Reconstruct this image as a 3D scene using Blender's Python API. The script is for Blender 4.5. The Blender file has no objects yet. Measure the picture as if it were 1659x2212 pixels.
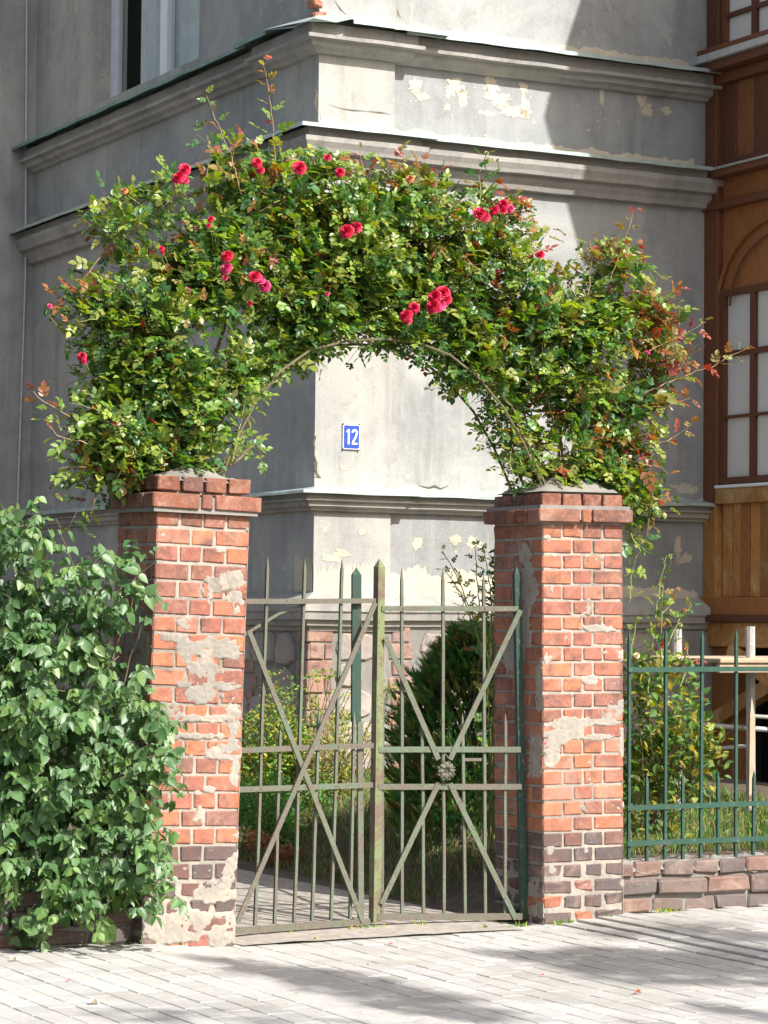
import bpy, bmesh, math, random
import numpy as np
from math import sin, cos, atan, radians, pi, sqrt
from mathutils import Matrix, Vector, noise as mnoise

# ------------------------------------------------------------------ camera, sky, sun, exposure
F = 5600.0; H = 1.6; PITCH = atan(216/5600.0); ROLL = -0.010      # long lens, seen from 1.6 m, about 12.5 m from the gate
S = bpy.context.scene
COL = S.collection
_r = np.array([1, 0, 0.]); _f = np.array([0, cos(PITCH), sin(PITCH)]); _u = np.array([0, -sin(PITCH), cos(PITCH)])
CR = _r*cos(ROLL) - _u*sin(ROLL); CU = _u*cos(ROLL) + _r*sin(ROLL)
cam = bpy.data.cameras.new('camera'); camo = bpy.data.objects.new('camera', cam); COL.objects.link(camo)
cam.sensor_fit = 'HORIZONTAL'; cam.sensor_width = 36; cam.lens = 36*F/1659.0
cam.clip_start = 0.1; cam.clip_end = 2000
camo.matrix_world = Matrix(((CR[0], CU[0], -_f[0], 0), (CR[1], CU[1], -_f[1], 0), (CR[2], CU[2], -_f[2], H), (0, 0, 0, 1)))
S.camera = camo
SUN_EL = radians(41)
SUN = np.array([0.72, -0.69, 0]); SUN /= np.linalg.norm(SUN)
SUN = np.array([SUN[0]*cos(SUN_EL), SUN[1]*cos(SUN_EL), sin(SUN_EL)])   # towards the sun
w = bpy.data.worlds.new('World'); S.world = w; w.use_nodes = True
wn = w.node_tree; wn.nodes.clear()
sky = wn.nodes.new('ShaderNodeTexSky'); sky.sky_type = 'NISHITA'; sky.sun_disc = False
sky.dust_density = 3.5; sky.ozone_density = .4; sky.sun_elevation = SUN_EL; sky.sun_rotation = math.atan2(SUN[0], SUN[1])
bg = wn.nodes.new('ShaderNodeBackground'); bg.inputs[1].default_value = 0.115
wo = wn.nodes.new('ShaderNodeOutputWorld')
wn.links.new(sky.outputs[0], bg.inputs[0]); wn.links.new(bg.outputs[0], wo.inputs[0])
sl = bpy.data.lights.new('sun', 'SUN'); sl.energy = 4.5; sl.angle = radians(0.5); sl.color = (1.0, 0.975, 0.935)
so = bpy.data.objects.new('sun', sl); COL.objects.link(so); so.location = (6, -8, 12)
so.rotation_euler = Vector(SUN).to_track_quat('Z', 'Y').to_euler()
S.view_settings.view_transform = 'Standard'; S.view_settings.look = 'None'
S.view_settings.gamma = 1; S.view_settings.use_curve_mapping = False
S.view_settings.exposure = 0.72
S.render.resolution_x = 768; S.render.resolution_y = 1024
S.cycles.max_bounces = 6; S.cycles.transparent_max_bounces = 4

rnd = random.Random(7)
rng = np.random.default_rng(11)

# ------------------------------------------------------------------ measuring helpers (a sight line cut at a real distance)
def ray(x, y):
    return _f + CR*((x-829.5)/F) - CU*((y-1106)/F)
def at(x, y, D):
    d = ray(x, y); return np.array([0, 0, H]) + d*(D/d[1])
BE = radians(28)                                                   # street line, building and pillars share this bearing
UB = np.array([cos(BE), sin(BE), 0]); VB = np.array([-sin(BE), cos(BE), 0])
C0 = at(676, 1322, 18.5); C0[2] = 0                                # foot of the building corner
def on_plane(x, y, o, n):
    d = ray(x, y); e = np.array([0, 0, H]); t = ((o-e)@n)/(d@n); return e+d*t
def onR(x, y, off=0.):                                             # building front: (u, z)
    p = on_plane(x, y, C0+VB*off, VB)-C0; return p@UB, p[2]
def onL(x, y, off=0.):                                             # building flank: (v, z)
    p = on_plane(x, y, C0+UB*off, UB)-C0; return p@VB, p[2]

# ------------------------------------------------------------------ object helpers
def tag(o, label=None, cat=None, group=None, kind=None):
    if label: o['label'] = label
    if cat: o['category'] = cat
    if group: o['group'] = group
    if kind: o['kind'] = kind
    return o
def empty(name, loc, label=None, cat=None, group=None, rz=0.0):
    o = bpy.data.objects.new(name, None); COL.objects.link(o); o.location = loc; o.rotation_euler = (0, 0, rz)
    o.empty_display_size = 0.1
    return tag(o, label, cat, group)
def linkmesh(name, me, parent=None, loc=(0, 0, 0), color=None):
    o = bpy.data.objects.new(name, me); COL.objects.link(o)
    if parent: o.parent = parent
    o.location = loc
    if color: o.color = (*color, 1)
    return o
def mesh_from(name, verts, faces, mat=None, smooth=False, cols=None):
    me = bpy.data.meshes.new(name)
    me.from_pydata([tuple(v) for v in verts] if not isinstance(verts, np.ndarray) else verts.tolist(), [], faces)
    if mat: me.materials.append(mat)
    if smooth: me.polygons.foreach_set('use_smooth', [True]*len(me.polygons))
    if cols is not None:
        a = me.color_attributes.new('tint', 'FLOAT_COLOR', 'POINT')
        c = np.ones((len(cols), 4), dtype=np.float32); c[:, :3] = cols
        a.data.foreach_set('color', c.ravel())
    me.update(); return me
def np_mesh(name, V, Fc, mat, cols=None, smooth=False):
    """fast mesh: V (n,3); Fc (m,k) constant size polygons"""
    me = bpy.data.meshes.new(name); V = np.asarray(V, dtype=np.float32); Fc = np.asarray(Fc, dtype=np.int32)
    m, k = Fc.shape
    me.vertices.add(len(V)); me.vertices.foreach_set('co', V.ravel())
    me.loops.add(m*k); me.loops.foreach_set('vertex_index', Fc.ravel())
    me.polygons.add(m); me.polygons.foreach_set('loop_start', np.arange(0, m*k, k, dtype=np.int32))
    me.polygons.foreach_set('loop_total', np.full(m, k, dtype=np.int32))
    if smooth: me.polygons.foreach_set('use_smooth', np.ones(m, dtype=bool))
    me.update(calc_edges=True)
    if cols is not None:
        a = me.color_attributes.new('tint', 'FLOAT_COLOR', 'POINT')
        c = np.ones((len(V), 4), dtype=np.float32); c[:, :3] = cols
        a.data.foreach_set('color', c.ravel())
    if mat: me.materials.append(mat)
    return me

class MB:
    """collects simple solids; build() links them as ONE mesh object"""
    def __init__(s): s.v = []; s.f = []
    def add(s, vs, fs):
        n = len(s.v); s.v += [tuple(map(float, v)) for v in vs]; s.f += [tuple(n+i for i in f) for f in fs]
    def box(s, a, b):
        (x0, y0, z0), (x1, y1, z1) = a, b
        s.add([(x0, y0, z0), (x1, y0, z0), (x1, y1, z0), (x0, y1, z0), (x0, y0, z1), (x1, y0, z1), (x1, y1, z1), (x0, y1, z1)],
              [(0, 3, 2, 1), (4, 5, 6, 7), (0, 1, 5, 4), (1, 2, 6, 5), (2, 3, 7, 6), (3, 0, 4, 7)])
    def cbox(s, c, size, bev=0.004, jit=0.0, seed=0, ax=None):
        """chamfered, slightly uneven block centred on c"""
        r = random.Random(seed); hx, hy, hz = [q/2 for q in size]; vs = []; idx = {}
        for sx in (-1, 1):
            for sy in (-1, 1):
                for sz in (-1, 1):
                    jx, jy, jz = [r.uniform(-jit, jit) for _ in range(3)]
                    for k in range(3):
                        h = [hx, hy, hz]; b = bev*r.uniform(.6, 1.7) if jit else bev
                        p = [sx*h[0], sy*h[1], sz*h[2]]
                        for q, sg in enumerate((sx, sy, sz)):
                            if q != k: p[q] -= sg*b
                        p = [p[0]+jx, p[1]+jy, p[2]+jz]
                        idx[(sx, sy, sz, k)] = len(vs); vs.append(p)
        fs = []
        for k in range(3):
            a, b = [q for q in range(3) if q != k]
            for sg in (-1, 1):
                ring = []
                for (p, q) in ((-1, -1), (1, -1), (1, 1), (-1, 1)):
                    t = [0, 0, 0]; t[k] = sg; t[a] = p; t[b] = q; ring.append(idx[(*t, k)])
                flip = (sg < 0) ^ (k == 1)
                fs.append(tuple(reversed(ring)) if flip else tuple(ring))
        for k in range(3):
            a, b = [q for q in range(3) if q != k]
            for p in (-1, 1):
                for q in (-1, 1):
                    t0 = [0, 0, 0]; t1 = [0, 0, 0]; t0[k] = -1; t1[k] = 1
                    for t in (t0, t1): t[a] = p; t[b] = q
                    fs.append((idx[(*t0, a)], idx[(*t1, a)], idx[(*t1, b)], idx[(*t0, b)]))
        for sx in (-1, 1):
            for sy in (-1, 1):
                for sz in (-1, 1): fs.append(tuple(idx[(sx, sy, sz, k)] for k in range(3)))
        c = np.array(c, float)
        V = np.array(vs)
        if ax is not None: V = V@np.array(ax, float)
        s.add(V+c, fs)
    def beam(s, p0, p1, wd, ht, side=None, point=0.0, nseg=1, wob=0.0):
        """rectangular bar from p0 to p1: width along side, height across; point = length of a tapered tip at p1"""
        p0 = np.array(p0, float); p1 = np.array(p1, float); d = p1-p0; L = np.linalg.norm(d); d /= L
        if side is None: side = np.cross(d, [0, 0, 1.]);
        side = np.array(side, float); side = side-d*(side@d); side /= np.linalg.norm(side); up = np.cross(side, d)
        ts = list(np.linspace(0, L-point, nseg+1)); rings = []
        for i, t in enumerate(ts):
            c = p0+d*t + (side*rnd.uniform(-wob, wob)+up*rnd.uniform(-wob, wob) if 0 < i < nseg else 0)
            rings.append([c+side*a*wd/2+up*b*ht/2 for a, b in ((-1, -1), (1, -1), (1, 1), (-1, 1))])
        vs = [q for r_ in rings for q in r_]; fs = [(0, 3, 2, 1)]
        for i in range(len(rings)-1):
            for k in range(4): fs.append((i*4+k, i*4+(k+1) % 4, (i+1)*4+(k+1) % 4, (i+1)*4+k))
        n = (len(rings)-1)*4
        if point > 0:
            vs.append(p1); m = len(vs)-1
            for k in range(4): fs.append((n+k, n+(k+1) % 4, m))
        else: fs.append((n, n+1, n+2, n+3))
        s.add(vs, fs)
    def tube(s, pts, r0, r1=None, k=6):
        pts = [np.array(p, float) for p in pts]; r1 = r0 if r1 is None else r1; n = len(pts); vs = []; fs = []
        for i, p in enumerate(pts):
            d = pts[min(i+1, n-1)]-pts[max(i-1, 0)]; d = d/(np.linalg.norm(d)+1e-9)
            a = np.cross(d, [0.31, 0.52, 0.79]); a /= np.linalg.norm(a)+1e-9; b = np.cross(d, a); r = r0+(r1-r0)*i/max(n-1, 1)
            for q in range(k):
                t = 2*pi*q/k; vs.append(p+(a*cos(t)+b*sin(t))*r)
        for i in range(n-1):
            for q in range(k): fs.append((i*k+q, i*k+(q+1) % k, (i+1)*k+(q+1) % k, (i+1)*k+q))
        fs.append(tuple(range(k-1, -1, -1))); fs.append(tuple((n-1)*k+q for q in range(k)))
        s.add(vs, fs)
    def build(s, name, mat, parent=None, off=None, loc=(0, 0, 0), smooth=False, color=None):
        V = np.array(s.v)
        if off is not None: V = V-np.array(off)
        me = mesh_from(name, V, s.f, mat, smooth)
        return linkmesh(name, me, parent, loc, color)

# ------------------------------------------------------------------ materials
def newmat(name):
    m = bpy.data.materials.new(name); m.use_nodes = True; nt = m.node_tree
    b = nt.nodes['Principled BSDF']; return m, nt, b
def N(nt, t, **k):
    n = nt.nodes.new(t)
    for a, v in k.items(): setattr(n, a, v)
    return n
def noise_tex(nt, scale, detail=6, rough=.6, vec=None, dist=0.0):
    n = N(nt, 'ShaderNodeTexNoise'); n.inputs['Scale'].default_value = scale; n.inputs['Detail'].default_value = detail
    n.inputs['Roughness'].default_value = rough; n.inputs['Distortion'].default_value = dist
    if vec is not None: nt.links.new(vec, n.inputs['Vector'])
    return n
def ramp(nt, inp, stops):
    r = N(nt, 'ShaderNodeValToRGB'); e = r.color_ramp.elements
    while len(e) > 1: e.remove(e[-1])
    e[0].position = stops[0][0]; e[0].color = (*stops[0][1], 1) if len(stops[0][1]) == 3 else stops[0][1]
    for p, c in stops[1:]:
        q = e.new(p); q.color = (*c, 1)
    nt.links.new(inp, r.inputs[0]); return r
def mix(nt, fac, a, b, mode='MIX'):
    m = N(nt, 'ShaderNodeMix', data_type='RGBA', blend_type=mode)
    for k, s in ((0, fac), (6, a), (7, b)):
        if isinstance(s, (int, float)): m.inputs[k].default_value = s
        elif isinstance(s, tuple): m.inputs[k].default_value = (*s, 1)
        else: nt.links.new(s, m.inputs[k])
    return m.outputs[2]
def bump(nt, b, h, strength=.3, dist=.01):
    n = N(nt, 'ShaderNodeBump'); n.inputs['Strength'].default_value = strength; n.inputs['Distance'].default_value = dist
    nt.links.new(h, n.inputs['Height']); nt.links.new(n.outputs[0], b.inputs['Normal']); return n
def pos(nt, scale=(1, 1, 1)):
    g = N(nt, 'ShaderNodeTexCoord'); m = N(nt, 'ShaderNodeMapping'); m.inputs['Scale'].default_value = scale
    nt.links.new(g.outputs['Object'], m.inputs['Vector']); return m.outputs[0]
def wpos(nt, scale=(1, 1, 1)):
    g = N(nt, 'ShaderNodeNewGeometry'); m = N(nt, 'ShaderNodeMapping'); m.inputs['Scale'].default_value = scale
    nt.links.new(g.outputs['Position'], m.inputs['Vector']); return m.outputs[0]
G3 = lambda v: (v, v, v)

def plaster(name, base, alt, dirt, cream=None, rough=.9, cream_t=.66):
    m, nt, b = newmat(name)
    p = wpos(nt)
    n1 = noise_tex(nt, 1.3, 8, .62, p, .4); n2 = noise_tex(nt, 7, 8, .65, p, .8); n3 = noise_tex(nt, 60, 4, .6, p)
    c = mix(nt, ramp(nt, n1.outputs[0], [(.38, G3(0)), (.62, G3(1))]).outputs[0], base, alt)
    st = noise_tex(nt, 3.2, 5, .6, wpos(nt, (2.2, 2.2, .22)), .3)     # rain streaks
    c = mix(nt, ramp(nt, st.outputs[0], [(.5, G3(0)), (.72, G3(.55))]).outputs[0], c, dirt)
    c = mix(nt, ramp(nt, n2.outputs[0], [(.3, G3(.45)), (.5, G3(0)), (1, G3(0))]).outputs[0], c, dirt)
    n8 = noise_tex(nt, .9, 6, .6, p, 1.0); c = mix(nt, ramp(nt, n8.outputs[0], [(.45, G3(0)), (.62, G3(.45))]).outputs[0], c, tuple(min(1, q*1.35) for q in base))
    n9 = noise_tex(nt, 5, 8, .7, wpos(nt, (2.5, 2.5, .18)), .5); c = mix(nt, ramp(nt, n9.outputs[0], [(.56, G3(0)), (.70, G3(.5))]).outputs[0], c, tuple(q*f for q, f in zip(base, (1.3, 1.25, 1.12))))
    if cream:
        n4 = noise_tex(nt, 3.1, 9, .68, p, .5)
        c = mix(nt, ramp(nt, n4.outputs[0], [(cream_t, G3(0)), (cream_t+.03, G3(.8))]).outputs[0], c, cream)
    c = mix(nt, .18, c, n3.outputs[0], 'OVERLAY')
    nt.links.new(c, b.inputs['Base Color']); b.inputs['Roughness'].default_value = rough
    b.inputs['Specular IOR Level'].default_value = .25
    bb = mix(nt, .5, n2.outputs[0], n3.outputs[0]); bump(nt, b, bb, .35, .012)
    return m
M = {}
M['plaster'] = plaster('grey_plaster', (.355, .352, .335), (.29, .293, .285), (.19, .188, .175), (.44, .41, .34), cream_t=.63)
M['plaster_beige'] = plaster('beige_plaster', (.385, .37, .335), (.32, .32, .31), (.22, .21, .19), (.48, .43, .35), cream_t=.60)
M['plaster_frieze'] = plaster('frieze_plaster', (.30, .305, .30), (.245, .25, .248), (.16, .163, .158))
M['moulding'] = plaster('moulding_plaster', (.36, .34, .31), (.30, .29, .27), (.16, .155, .14))
M['bare'] = plaster('bare_render', (.56, .49, .38), (.47, .42, .33), (.34, .30, .23))
M['mortar'] = plaster('lime_mortar', (.33, .30, .255), (.25, .225, .195), (.14, .125, .105), (.40, .33, .27), cream_t=.56)
M['mortar_wall'] = plaster('grey_wall_mortar', (.26, .245, .22), (.19, .18, .165), (.10, .095, .085))
M['mortar_dark'] = plaster('old_mortar', (.22, .205, .185), (.16, .155, .145), (.09, .085, .08))
def brick_mat(name='fired_brick', old=False):
    m, nt, b = newmat(name); p = wpos(nt)
    oi = N(nt, 'ShaderNodeObjectInfo')
    n1 = noise_tex(nt, 9, 7, .65, p, .6); n2 = noise_tex(nt, 45, 6, .7, p); n3 = noise_tex(nt, 160, 3, .6, p); n5 = noise_tex(nt, 5, 8, .7, p, .9)
    c = oi.outputs['Color']
    n8 = noise_tex(nt, 19, 7, .7, p, .5); c = mix(nt, ramp(nt, n8.outputs[0], [(.40, G3(0)), (.66, G3(.5 if old else .7))]).outputs[0], c, (.15, .13, .12) if old else (.33, .16, .12))
    c = mix(nt, ramp(nt, n1.outputs[0], [(.32, G3(.9)), (.52, G3(0))]).outputs[0], c, (.13, .075, .06))
    c = mix(nt, ramp(nt, n2.outputs[0], [(.55, G3(0)), (.72, G3(.35 if old else .6))]).outputs[0], c, (.24, .15, .11) if old else (.56, .25, .13))
    n6 = noise_tex(nt, 28, 8, .75, p, .8); c = mix(nt, ramp(nt, n6.outputs[0], [(.32, G3(.8)), (.44, G3(0))]).outputs[0], c, (.12, .07, .055))
    n7 = noise_tex(nt, 16, 9, .75, p, 1.2); c = mix(nt, ramp(nt, n7.outputs[0], [(.60, G3(0)), (.67, G3(.55))]).outputs[0], c, (.38, .32, .26))
    c = mix(nt, ramp(nt, n5.outputs[0], [(.52, G3(0)), (.68, G3(.38))]).outputs[0], c, (.45, .32, .25))   # lime bloom
    c = mix(nt, .3, c, n3.outputs[0], 'OVERLAY')
    nt.links.new(c, b.inputs['Base Color']); b.inputs['Roughness'].default_value = .85; b.inputs['Specular IOR Level'].default_value = .3
    bump(nt, b, mix(nt, .5, n2.outputs[0], n3.outputs[0]), .6, .006); return m
M['brick'] = brick_mat(); M['brick_old'] = brick_mat('burnt_brick', True)
def paver_mat():
    m, nt, b = newmat('concrete_paver'); p = wpos(nt); oi = N(nt, 'ShaderNodeObjectInfo')
    n1 = noise_tex(nt, 2.5, 6, .6, p); n3 = noise_tex(nt, 220, 3, .6, p); n2 = noise_tex(nt, 30, 6, .7, p)
    c = mix(nt, n1.outputs[0], oi.outputs['Color'], (.44, .425, .40))
    c = mix(nt, ramp(nt, n2.outputs[0], [(.3, G3(.45)), (.52, G3(0))]).outputs[0], c, (.25, .235, .2))
    n4 = noise_tex(nt, 1.1, 7, .65, p, .8); c = mix(nt, ramp(nt, n4.outputs[0], [(.36, G3(.6)), (.56, G3(0))]).outputs[0], c, (.30, .285, .25))
    c = mix(nt, .35, c, n3.outputs[0], 'OVERLAY')
    nt.links.new(c, b.inputs['Base Color']); b.inputs['Roughness'].default_value = .9; b.inputs['Specular IOR Level'].default_value = .3
    bump(nt, b, n3.outputs[0], .4, .003); return m
M['paver'] = paver_mat()
def iron_mat(name, a, r, t=.5):
    m, nt, b = newmat(name); p = wpos(nt)
    n1 = noise_tex(nt, 7, 8, .7, p, .5); n2 = noise_tex(nt, 70, 6, .75, p); n3 = noise_tex(nt, 25, 8, .7, p)
    c = mix(nt, ramp(nt, n1.outputs[0], [(t-.06, G3(0)), (t+.1, G3(1))]).outputs[0], a, r)
    c = mix(nt, ramp(nt, n2.outputs[0], [(.55, G3(0)), (.64, G3(.85))]).outputs[0], c, (.075, .035, .02))
    c = mix(nt, ramp(nt, n3.outputs[0], [(.58, G3(0)), (.68, G3(.5))]).outputs[0], c, (.20, .235, .16))
    nt.links.new(c, b.inputs['Base Color']); b.inputs['Roughness'].default_value = .72; b.inputs['Metallic'].default_value = 0
    bump(nt, b, n2.outputs[0], .7, .004); return m
M['iron'] = iron_mat('weathered_green_iron', (.115, .15, .10), (.13, .112, .085), .48)
M['iron_post'] = iron_mat('yellow_green_iron', (.17, .20, .09), (.15, .10, .075), .50)
M['iron_dark'] = iron_mat('dark_green_iron', (.016, .058, .040), (.05, .055, .035), .56)
M['iron_rust'] = iron_mat('rusty_iron', (.135, .115, .088), (.10, .13, .09), .54)
M['fence_green'] = iron_mat('green_fence_paint', (.014, .066, .044), (.035, .085, .06), .60)
def simple(name, c, rough=.6, var=.25, scale=20, metal=0, bmp=.2, spec=.5, alt=None):
    m, nt, b = newmat(name); p = wpos(nt); n = noise_tex(nt, scale, 6, .65, p)
    lo = tuple(max(0, x*(1-var)) for x in c); hi = tuple(min(1, x*(1+var)) for x in (alt or c))
    r = ramp(nt, n.outputs[0], [(.3, lo), (.7, hi)]); nt.links.new(r.outputs[0], b.inputs['Base Color'])
    b.inputs['Roughness'].default_value = rough; b.inputs['Metallic'].default_value = metal; b.inputs['Specular IOR Level'].default_value = spec
    bump(nt, b, n.outputs[0], bmp, .005); return m
M['flash'] = simple('zinc_flashing', (.42, .50, .47), .45, .2, 8, .3, .3)
M['flash_old'] = simple('oxidised_flashing', (.16, .27, .23), .6, .3, 9)
M['white'] = simple('white_frame_paint', (.78, .80, .82), .4, .06, 10)
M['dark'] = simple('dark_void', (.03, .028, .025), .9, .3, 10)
M['crack'] = simple('open_crack', (.10, .08, .06), .95, .3, 30)
M['curtain'] = simple('curtain_cloth', (.62, .70, .68), .9, .12, 6)
M['blind'] = simple('window_board', (.62, .60, .57), .8, .05, 3)
M['soil'] = simple('garden_soil', (.10, .075, .05), .95, .45, 14, bmp=.9)
M['path'] = simple('path_grit', (.34, .30, .255), .92, .3, 18, bmp=.7)
M['asphalt'] = simple('asphalt', (.055, .055, .055), .9, .3, 40)
M['joint'] = simple('joint_sand', (.11, .11, .07), .95, .4, 60, bmp=.5)
M['pipe'] = simple('galvanised_pipe', (.48, .47, .46), .5, .2, 20, .35)
M['pipe_white'] = simple('whitewashed_pipe', (.36, .35, .33), .6, .2, 25)
M['board'] = simple('pale_board', (.42, .31, .21), .8, .18, 12)
M['stem'] = simple('rose_cane', (.12, .10, .05), .7, .35, 30)
M['stem_green'] = simple('green_cane', (.27, .33, .10), .6, .25, 20)
M['stem_red'] = simple('young_cane', (.36, .24, .12), .55, .25, 20)
M['bark'] = simple('tree_bark', (.11, .085, .06), .9, .35, 12, bmp=.9)
M['sign_blue'] = simple('blue_enamel', (.018, .065, .36), .25, .08, 10, bmp=.03)
M['sign_white'] = simple('white_enamel', (.82, .84, .86), .3, .03, 10, bmp=.03)
M['crimson'] = simple('crimson_petal', (.48, .006, .035), .55, .3, 40, alt=(.66, .02, .08))
M['pinkish'] = simple('magenta_petal', (.50, .02, .12), .5, .2, 40, alt=(.66, .07, .20))
M['crimson_dark'] = simple('dark_crimson_petal', (.30, .006, .03), .55, .3, 40, alt=(.50, .02, .06))
M['bud'] = simple('rose_bud_green', (.30, .36, .10), .6, .2, 40)
M['withered'] = simple('withered_petal', (.55, .22, .10), .8, .3, 40)
M['palepetal'] = simple('pale_petal', (.72, .60, .38), .7, .15, 40)
def wood_mat(name, a, b_, c_):
    m, nt, b = newmat(name); p = wpos(nt, (9, 9, .9)); n = noise_tex(nt, 3, 8, .7, p, 1.2); n2 = noise_tex(nt, 2.2, 6, .65, wpos(nt), .6)
    n3 = noise_tex(nt, 9, 9, .7, wpos(nt, (5, 5, 1.2)), .4)
    oi = N(nt, 'ShaderNodeObjectInfo')
    c = mix(nt, n.outputs[0], a, b_); c = mix(nt, ramp(nt, n2.outputs[0], [(.48, G3(0)), (.62, G3(.75))]).outputs[0], c, c_)
    c = mix(nt, ramp(nt, n3.outputs[0], [(.30, G3(.7)), (.48, G3(0))]).outputs[0], c, (.035, .02, .012))
    v = N(nt, 'ShaderNodeMapRange'); nt.links.new(oi.outputs['Random'], v.inputs[0]); v.inputs[3].default_value = .65; v.inputs[4].default_value = 1.25
    h = N(nt, 'ShaderNodeHueSaturation'); nt.links.new(v.outputs[0], h.inputs['Value']); nt.links.new(c, h.inputs['Color'])
    nt.links.new(h.outputs[0], b.inputs['Base Color']); b.inputs['Roughness'].default_value = .62; bump(nt, b, n.outputs[0], .4, .004); return m
M['wood'] = wood_mat('varnished_timber', (.40, .155, .04), (.21, .072, .02), (.30, .11, .03))
M['wood_dark'] = wood_mat('dark_timber', (.20, .062, .02), (.10, .032, .013), (.14, .045, .018))  # darker copy; upper porch timbers also hold their shade in this colour
M['wood_worn_lit'] = wood_mat('worn_lit_timber', (.56, .27, .075), (.36, .14, .035), (.72, .48, .22))  # worn timber, its colour brightened for light bounced onto the lower porch
def leaf_mat(name, rough=.38, trans=.35, spec=.5, var=.25):
    m, nt, b = newmat(name); at_ = N(nt, 'ShaderNodeAttribute', attribute_name='tint')
    n = noise_tex(nt, 35, 3, .6, wpos(nt)); c = mix(nt, var, at_.outputs['Color'], n.outputs[0], 'OVERLAY')
    nt.links.new(c, b.inputs['Base Color']); b.inputs['Roughness'].default_value = rough; b.inputs['Specular IOR Level'].default_value = spec
    t = N(nt, 'ShaderNodeBsdfTranslucent'); h = N(nt, 'ShaderNodeHueSaturation'); h.inputs['Saturation'].default_value = 1.25; h.inputs['Value'].default_value = 1.7; h.inputs['Hue'].default_value = .485
    nt.links.new(c, h.inputs['Color']); nt.links.new(h.outputs[0], t.inputs['Color'])
    ms = N(nt, 'ShaderNodeMixShader'); ms.inputs[0].default_value = trans
    nt.links.new(b.outputs[0], ms.inputs[1]); nt.links.new(t.outputs[0], ms.inputs[2])
    nt.links.new(ms.outputs[0], nt.nodes['Material Output'].inputs['Surface']); return m
M['leaf'] = leaf_mat('rose_leaf', .36, .34, .6, .30)
M['leaf_big'] = leaf_mat('broad_leaf', .44, .27, .6, .45)
M['leaf_soft'] = leaf_mat('soft_leaf', .55, .35, .4)
M['needle'] = leaf_mat('conifer_scale', .6, .35, .3)

# ------------------------------------------------------------------ ground
GC = np.array([.05, 13.2, 0])
def dip(x, y):
    s_ = abs((x-GC[0])*UB[0]+(y-GC[1])*UB[1]); t = np.clip((s_-.95)/.5, 0, 1); t = t*t*(3-2*t)
    return -0.035*(1-t)
def street_z(x, y): return dip(x, y) + 0.004*mnoise.noise(Vector((x*1.3, y*1.3, 0)))
me = mesh_from('road', [(-400, -300, -.16), (400, -300, -.16), (400, 900, -.16), (-400, 900, -.16)], [(0, 1, 2, 3)], M['asphalt'])
tag(linkmesh('road', me), kind='structure')
# sidewalk: sand bed, then pavers laid square to the wall
FR = np.array([-1.123, 12.5, 0])                                   # wall line passes here along UB
FRONT_A = at(320, 1322, 12.5)-np.array([.014, 0, 0]); FRONT_A[2] = 0; FRONT_B = at(1172, 1322, 13.7)+np.array([.016, 0, 0]); FRONT_B[2] = 0
def line_y(s_):                                                    # distance of the wall line, pushed back at the gate
    return s_
sw_bed = MB()
nx, ny = 60, 40
vs = []; fs = []
for j in range(ny+1):
    for i in range(nx+1):
        a = -6+12*i/nx; b = -4.6+5.2*j/ny; p = FR+UB*(a+1)+VB*b; vs.append((p[0], p[1], street_z(p[0], p[1])-.012))
for j in range(ny):
    for i in range(nx):
        q = j*(nx+1)+i; fs.append((q, q+1, q+nx+2, q+nx+1))
sidewalk = linkmesh('sidewalk', mesh_from('sidewalk', vs, fs, M['joint'])); tag(sidewalk, kind='structure')
PL, PW = .245, .122
pav_cache = {}
def paver_mesh(k):
    if k not in pav_cache:
        b = MB(); b.cbox((0, 0, 0), (PW-.0045, PL-.004, .05), .003, .0010, k)
        # turn into own mesh
        pav_cache[k] = mesh_from('paver', b.v, b.f, M['paver'])
    return pav_cache[k]
cand = []
for i in range(-34, 36):
    offy = (i % 2)*.5*PL + .02*sin(i*7.7)
    for j in range(-19, 4):
        c = FR+UB*(i*PW+1.0)+VB*(j*PL+offy)
        # wall line in front of which pavers lie
        f_off = .0
        rel = (c-FRONT_A)@VB; s_ = (c-FRONT_A)@UB
        lim = 0.10 if s_ < .6 else (.42 if s_ < 1.95 else .22)
        if s_ > 3.4: lim = .22
        if rel > lim: continue
        if c[1] < 8.6 or abs(c[0]/c[1]) > .30: continue
        cand.append((c, abs(c[0]/c[1]) < .152 and c[1] > 9.95))
vis = [c for c, v_ in cand if v_]; oth = [c for c, v_ in cand if not v_]
vis.sort(key=lambda c: c[1]); parts_ = vis[:300]; rest = vis[300:]+oth
def pav_col():
    v_ = rnd.uniform(.80, 1.12); t = rnd.random(); return (.50*v_, (.485-.012*t)*v_, (.455-.03*t)*v_)
for c in parts_:
    o = linkmesh('paver', paver_mesh(rnd.randrange(6)), sidewalk, (c[0], c[1], street_z(c[0], c[1])-.025+rnd.uniform(-.0012, .0012)), pav_col())
    o.rotation_euler = (rnd.uniform(-.004, .004), rnd.uniform(-.004, .004), BE+rnd.uniform(-.006, .006))
b = MB(); AX = np.array([UB, VB, [0, 0, 1]])
for k, c in enumerate(rest):
    b.cbox((c[0], c[1], street_z(c[0], c[1])-.025+rnd.uniform(-.002, .002)), (PW-.0045, PL-.004, .05), .003, .0010, k, AX)
tag(b.build('paver_field', M['paver'], sidewalk, color=(.50, .485, .45)), kind='stuff')

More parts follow.
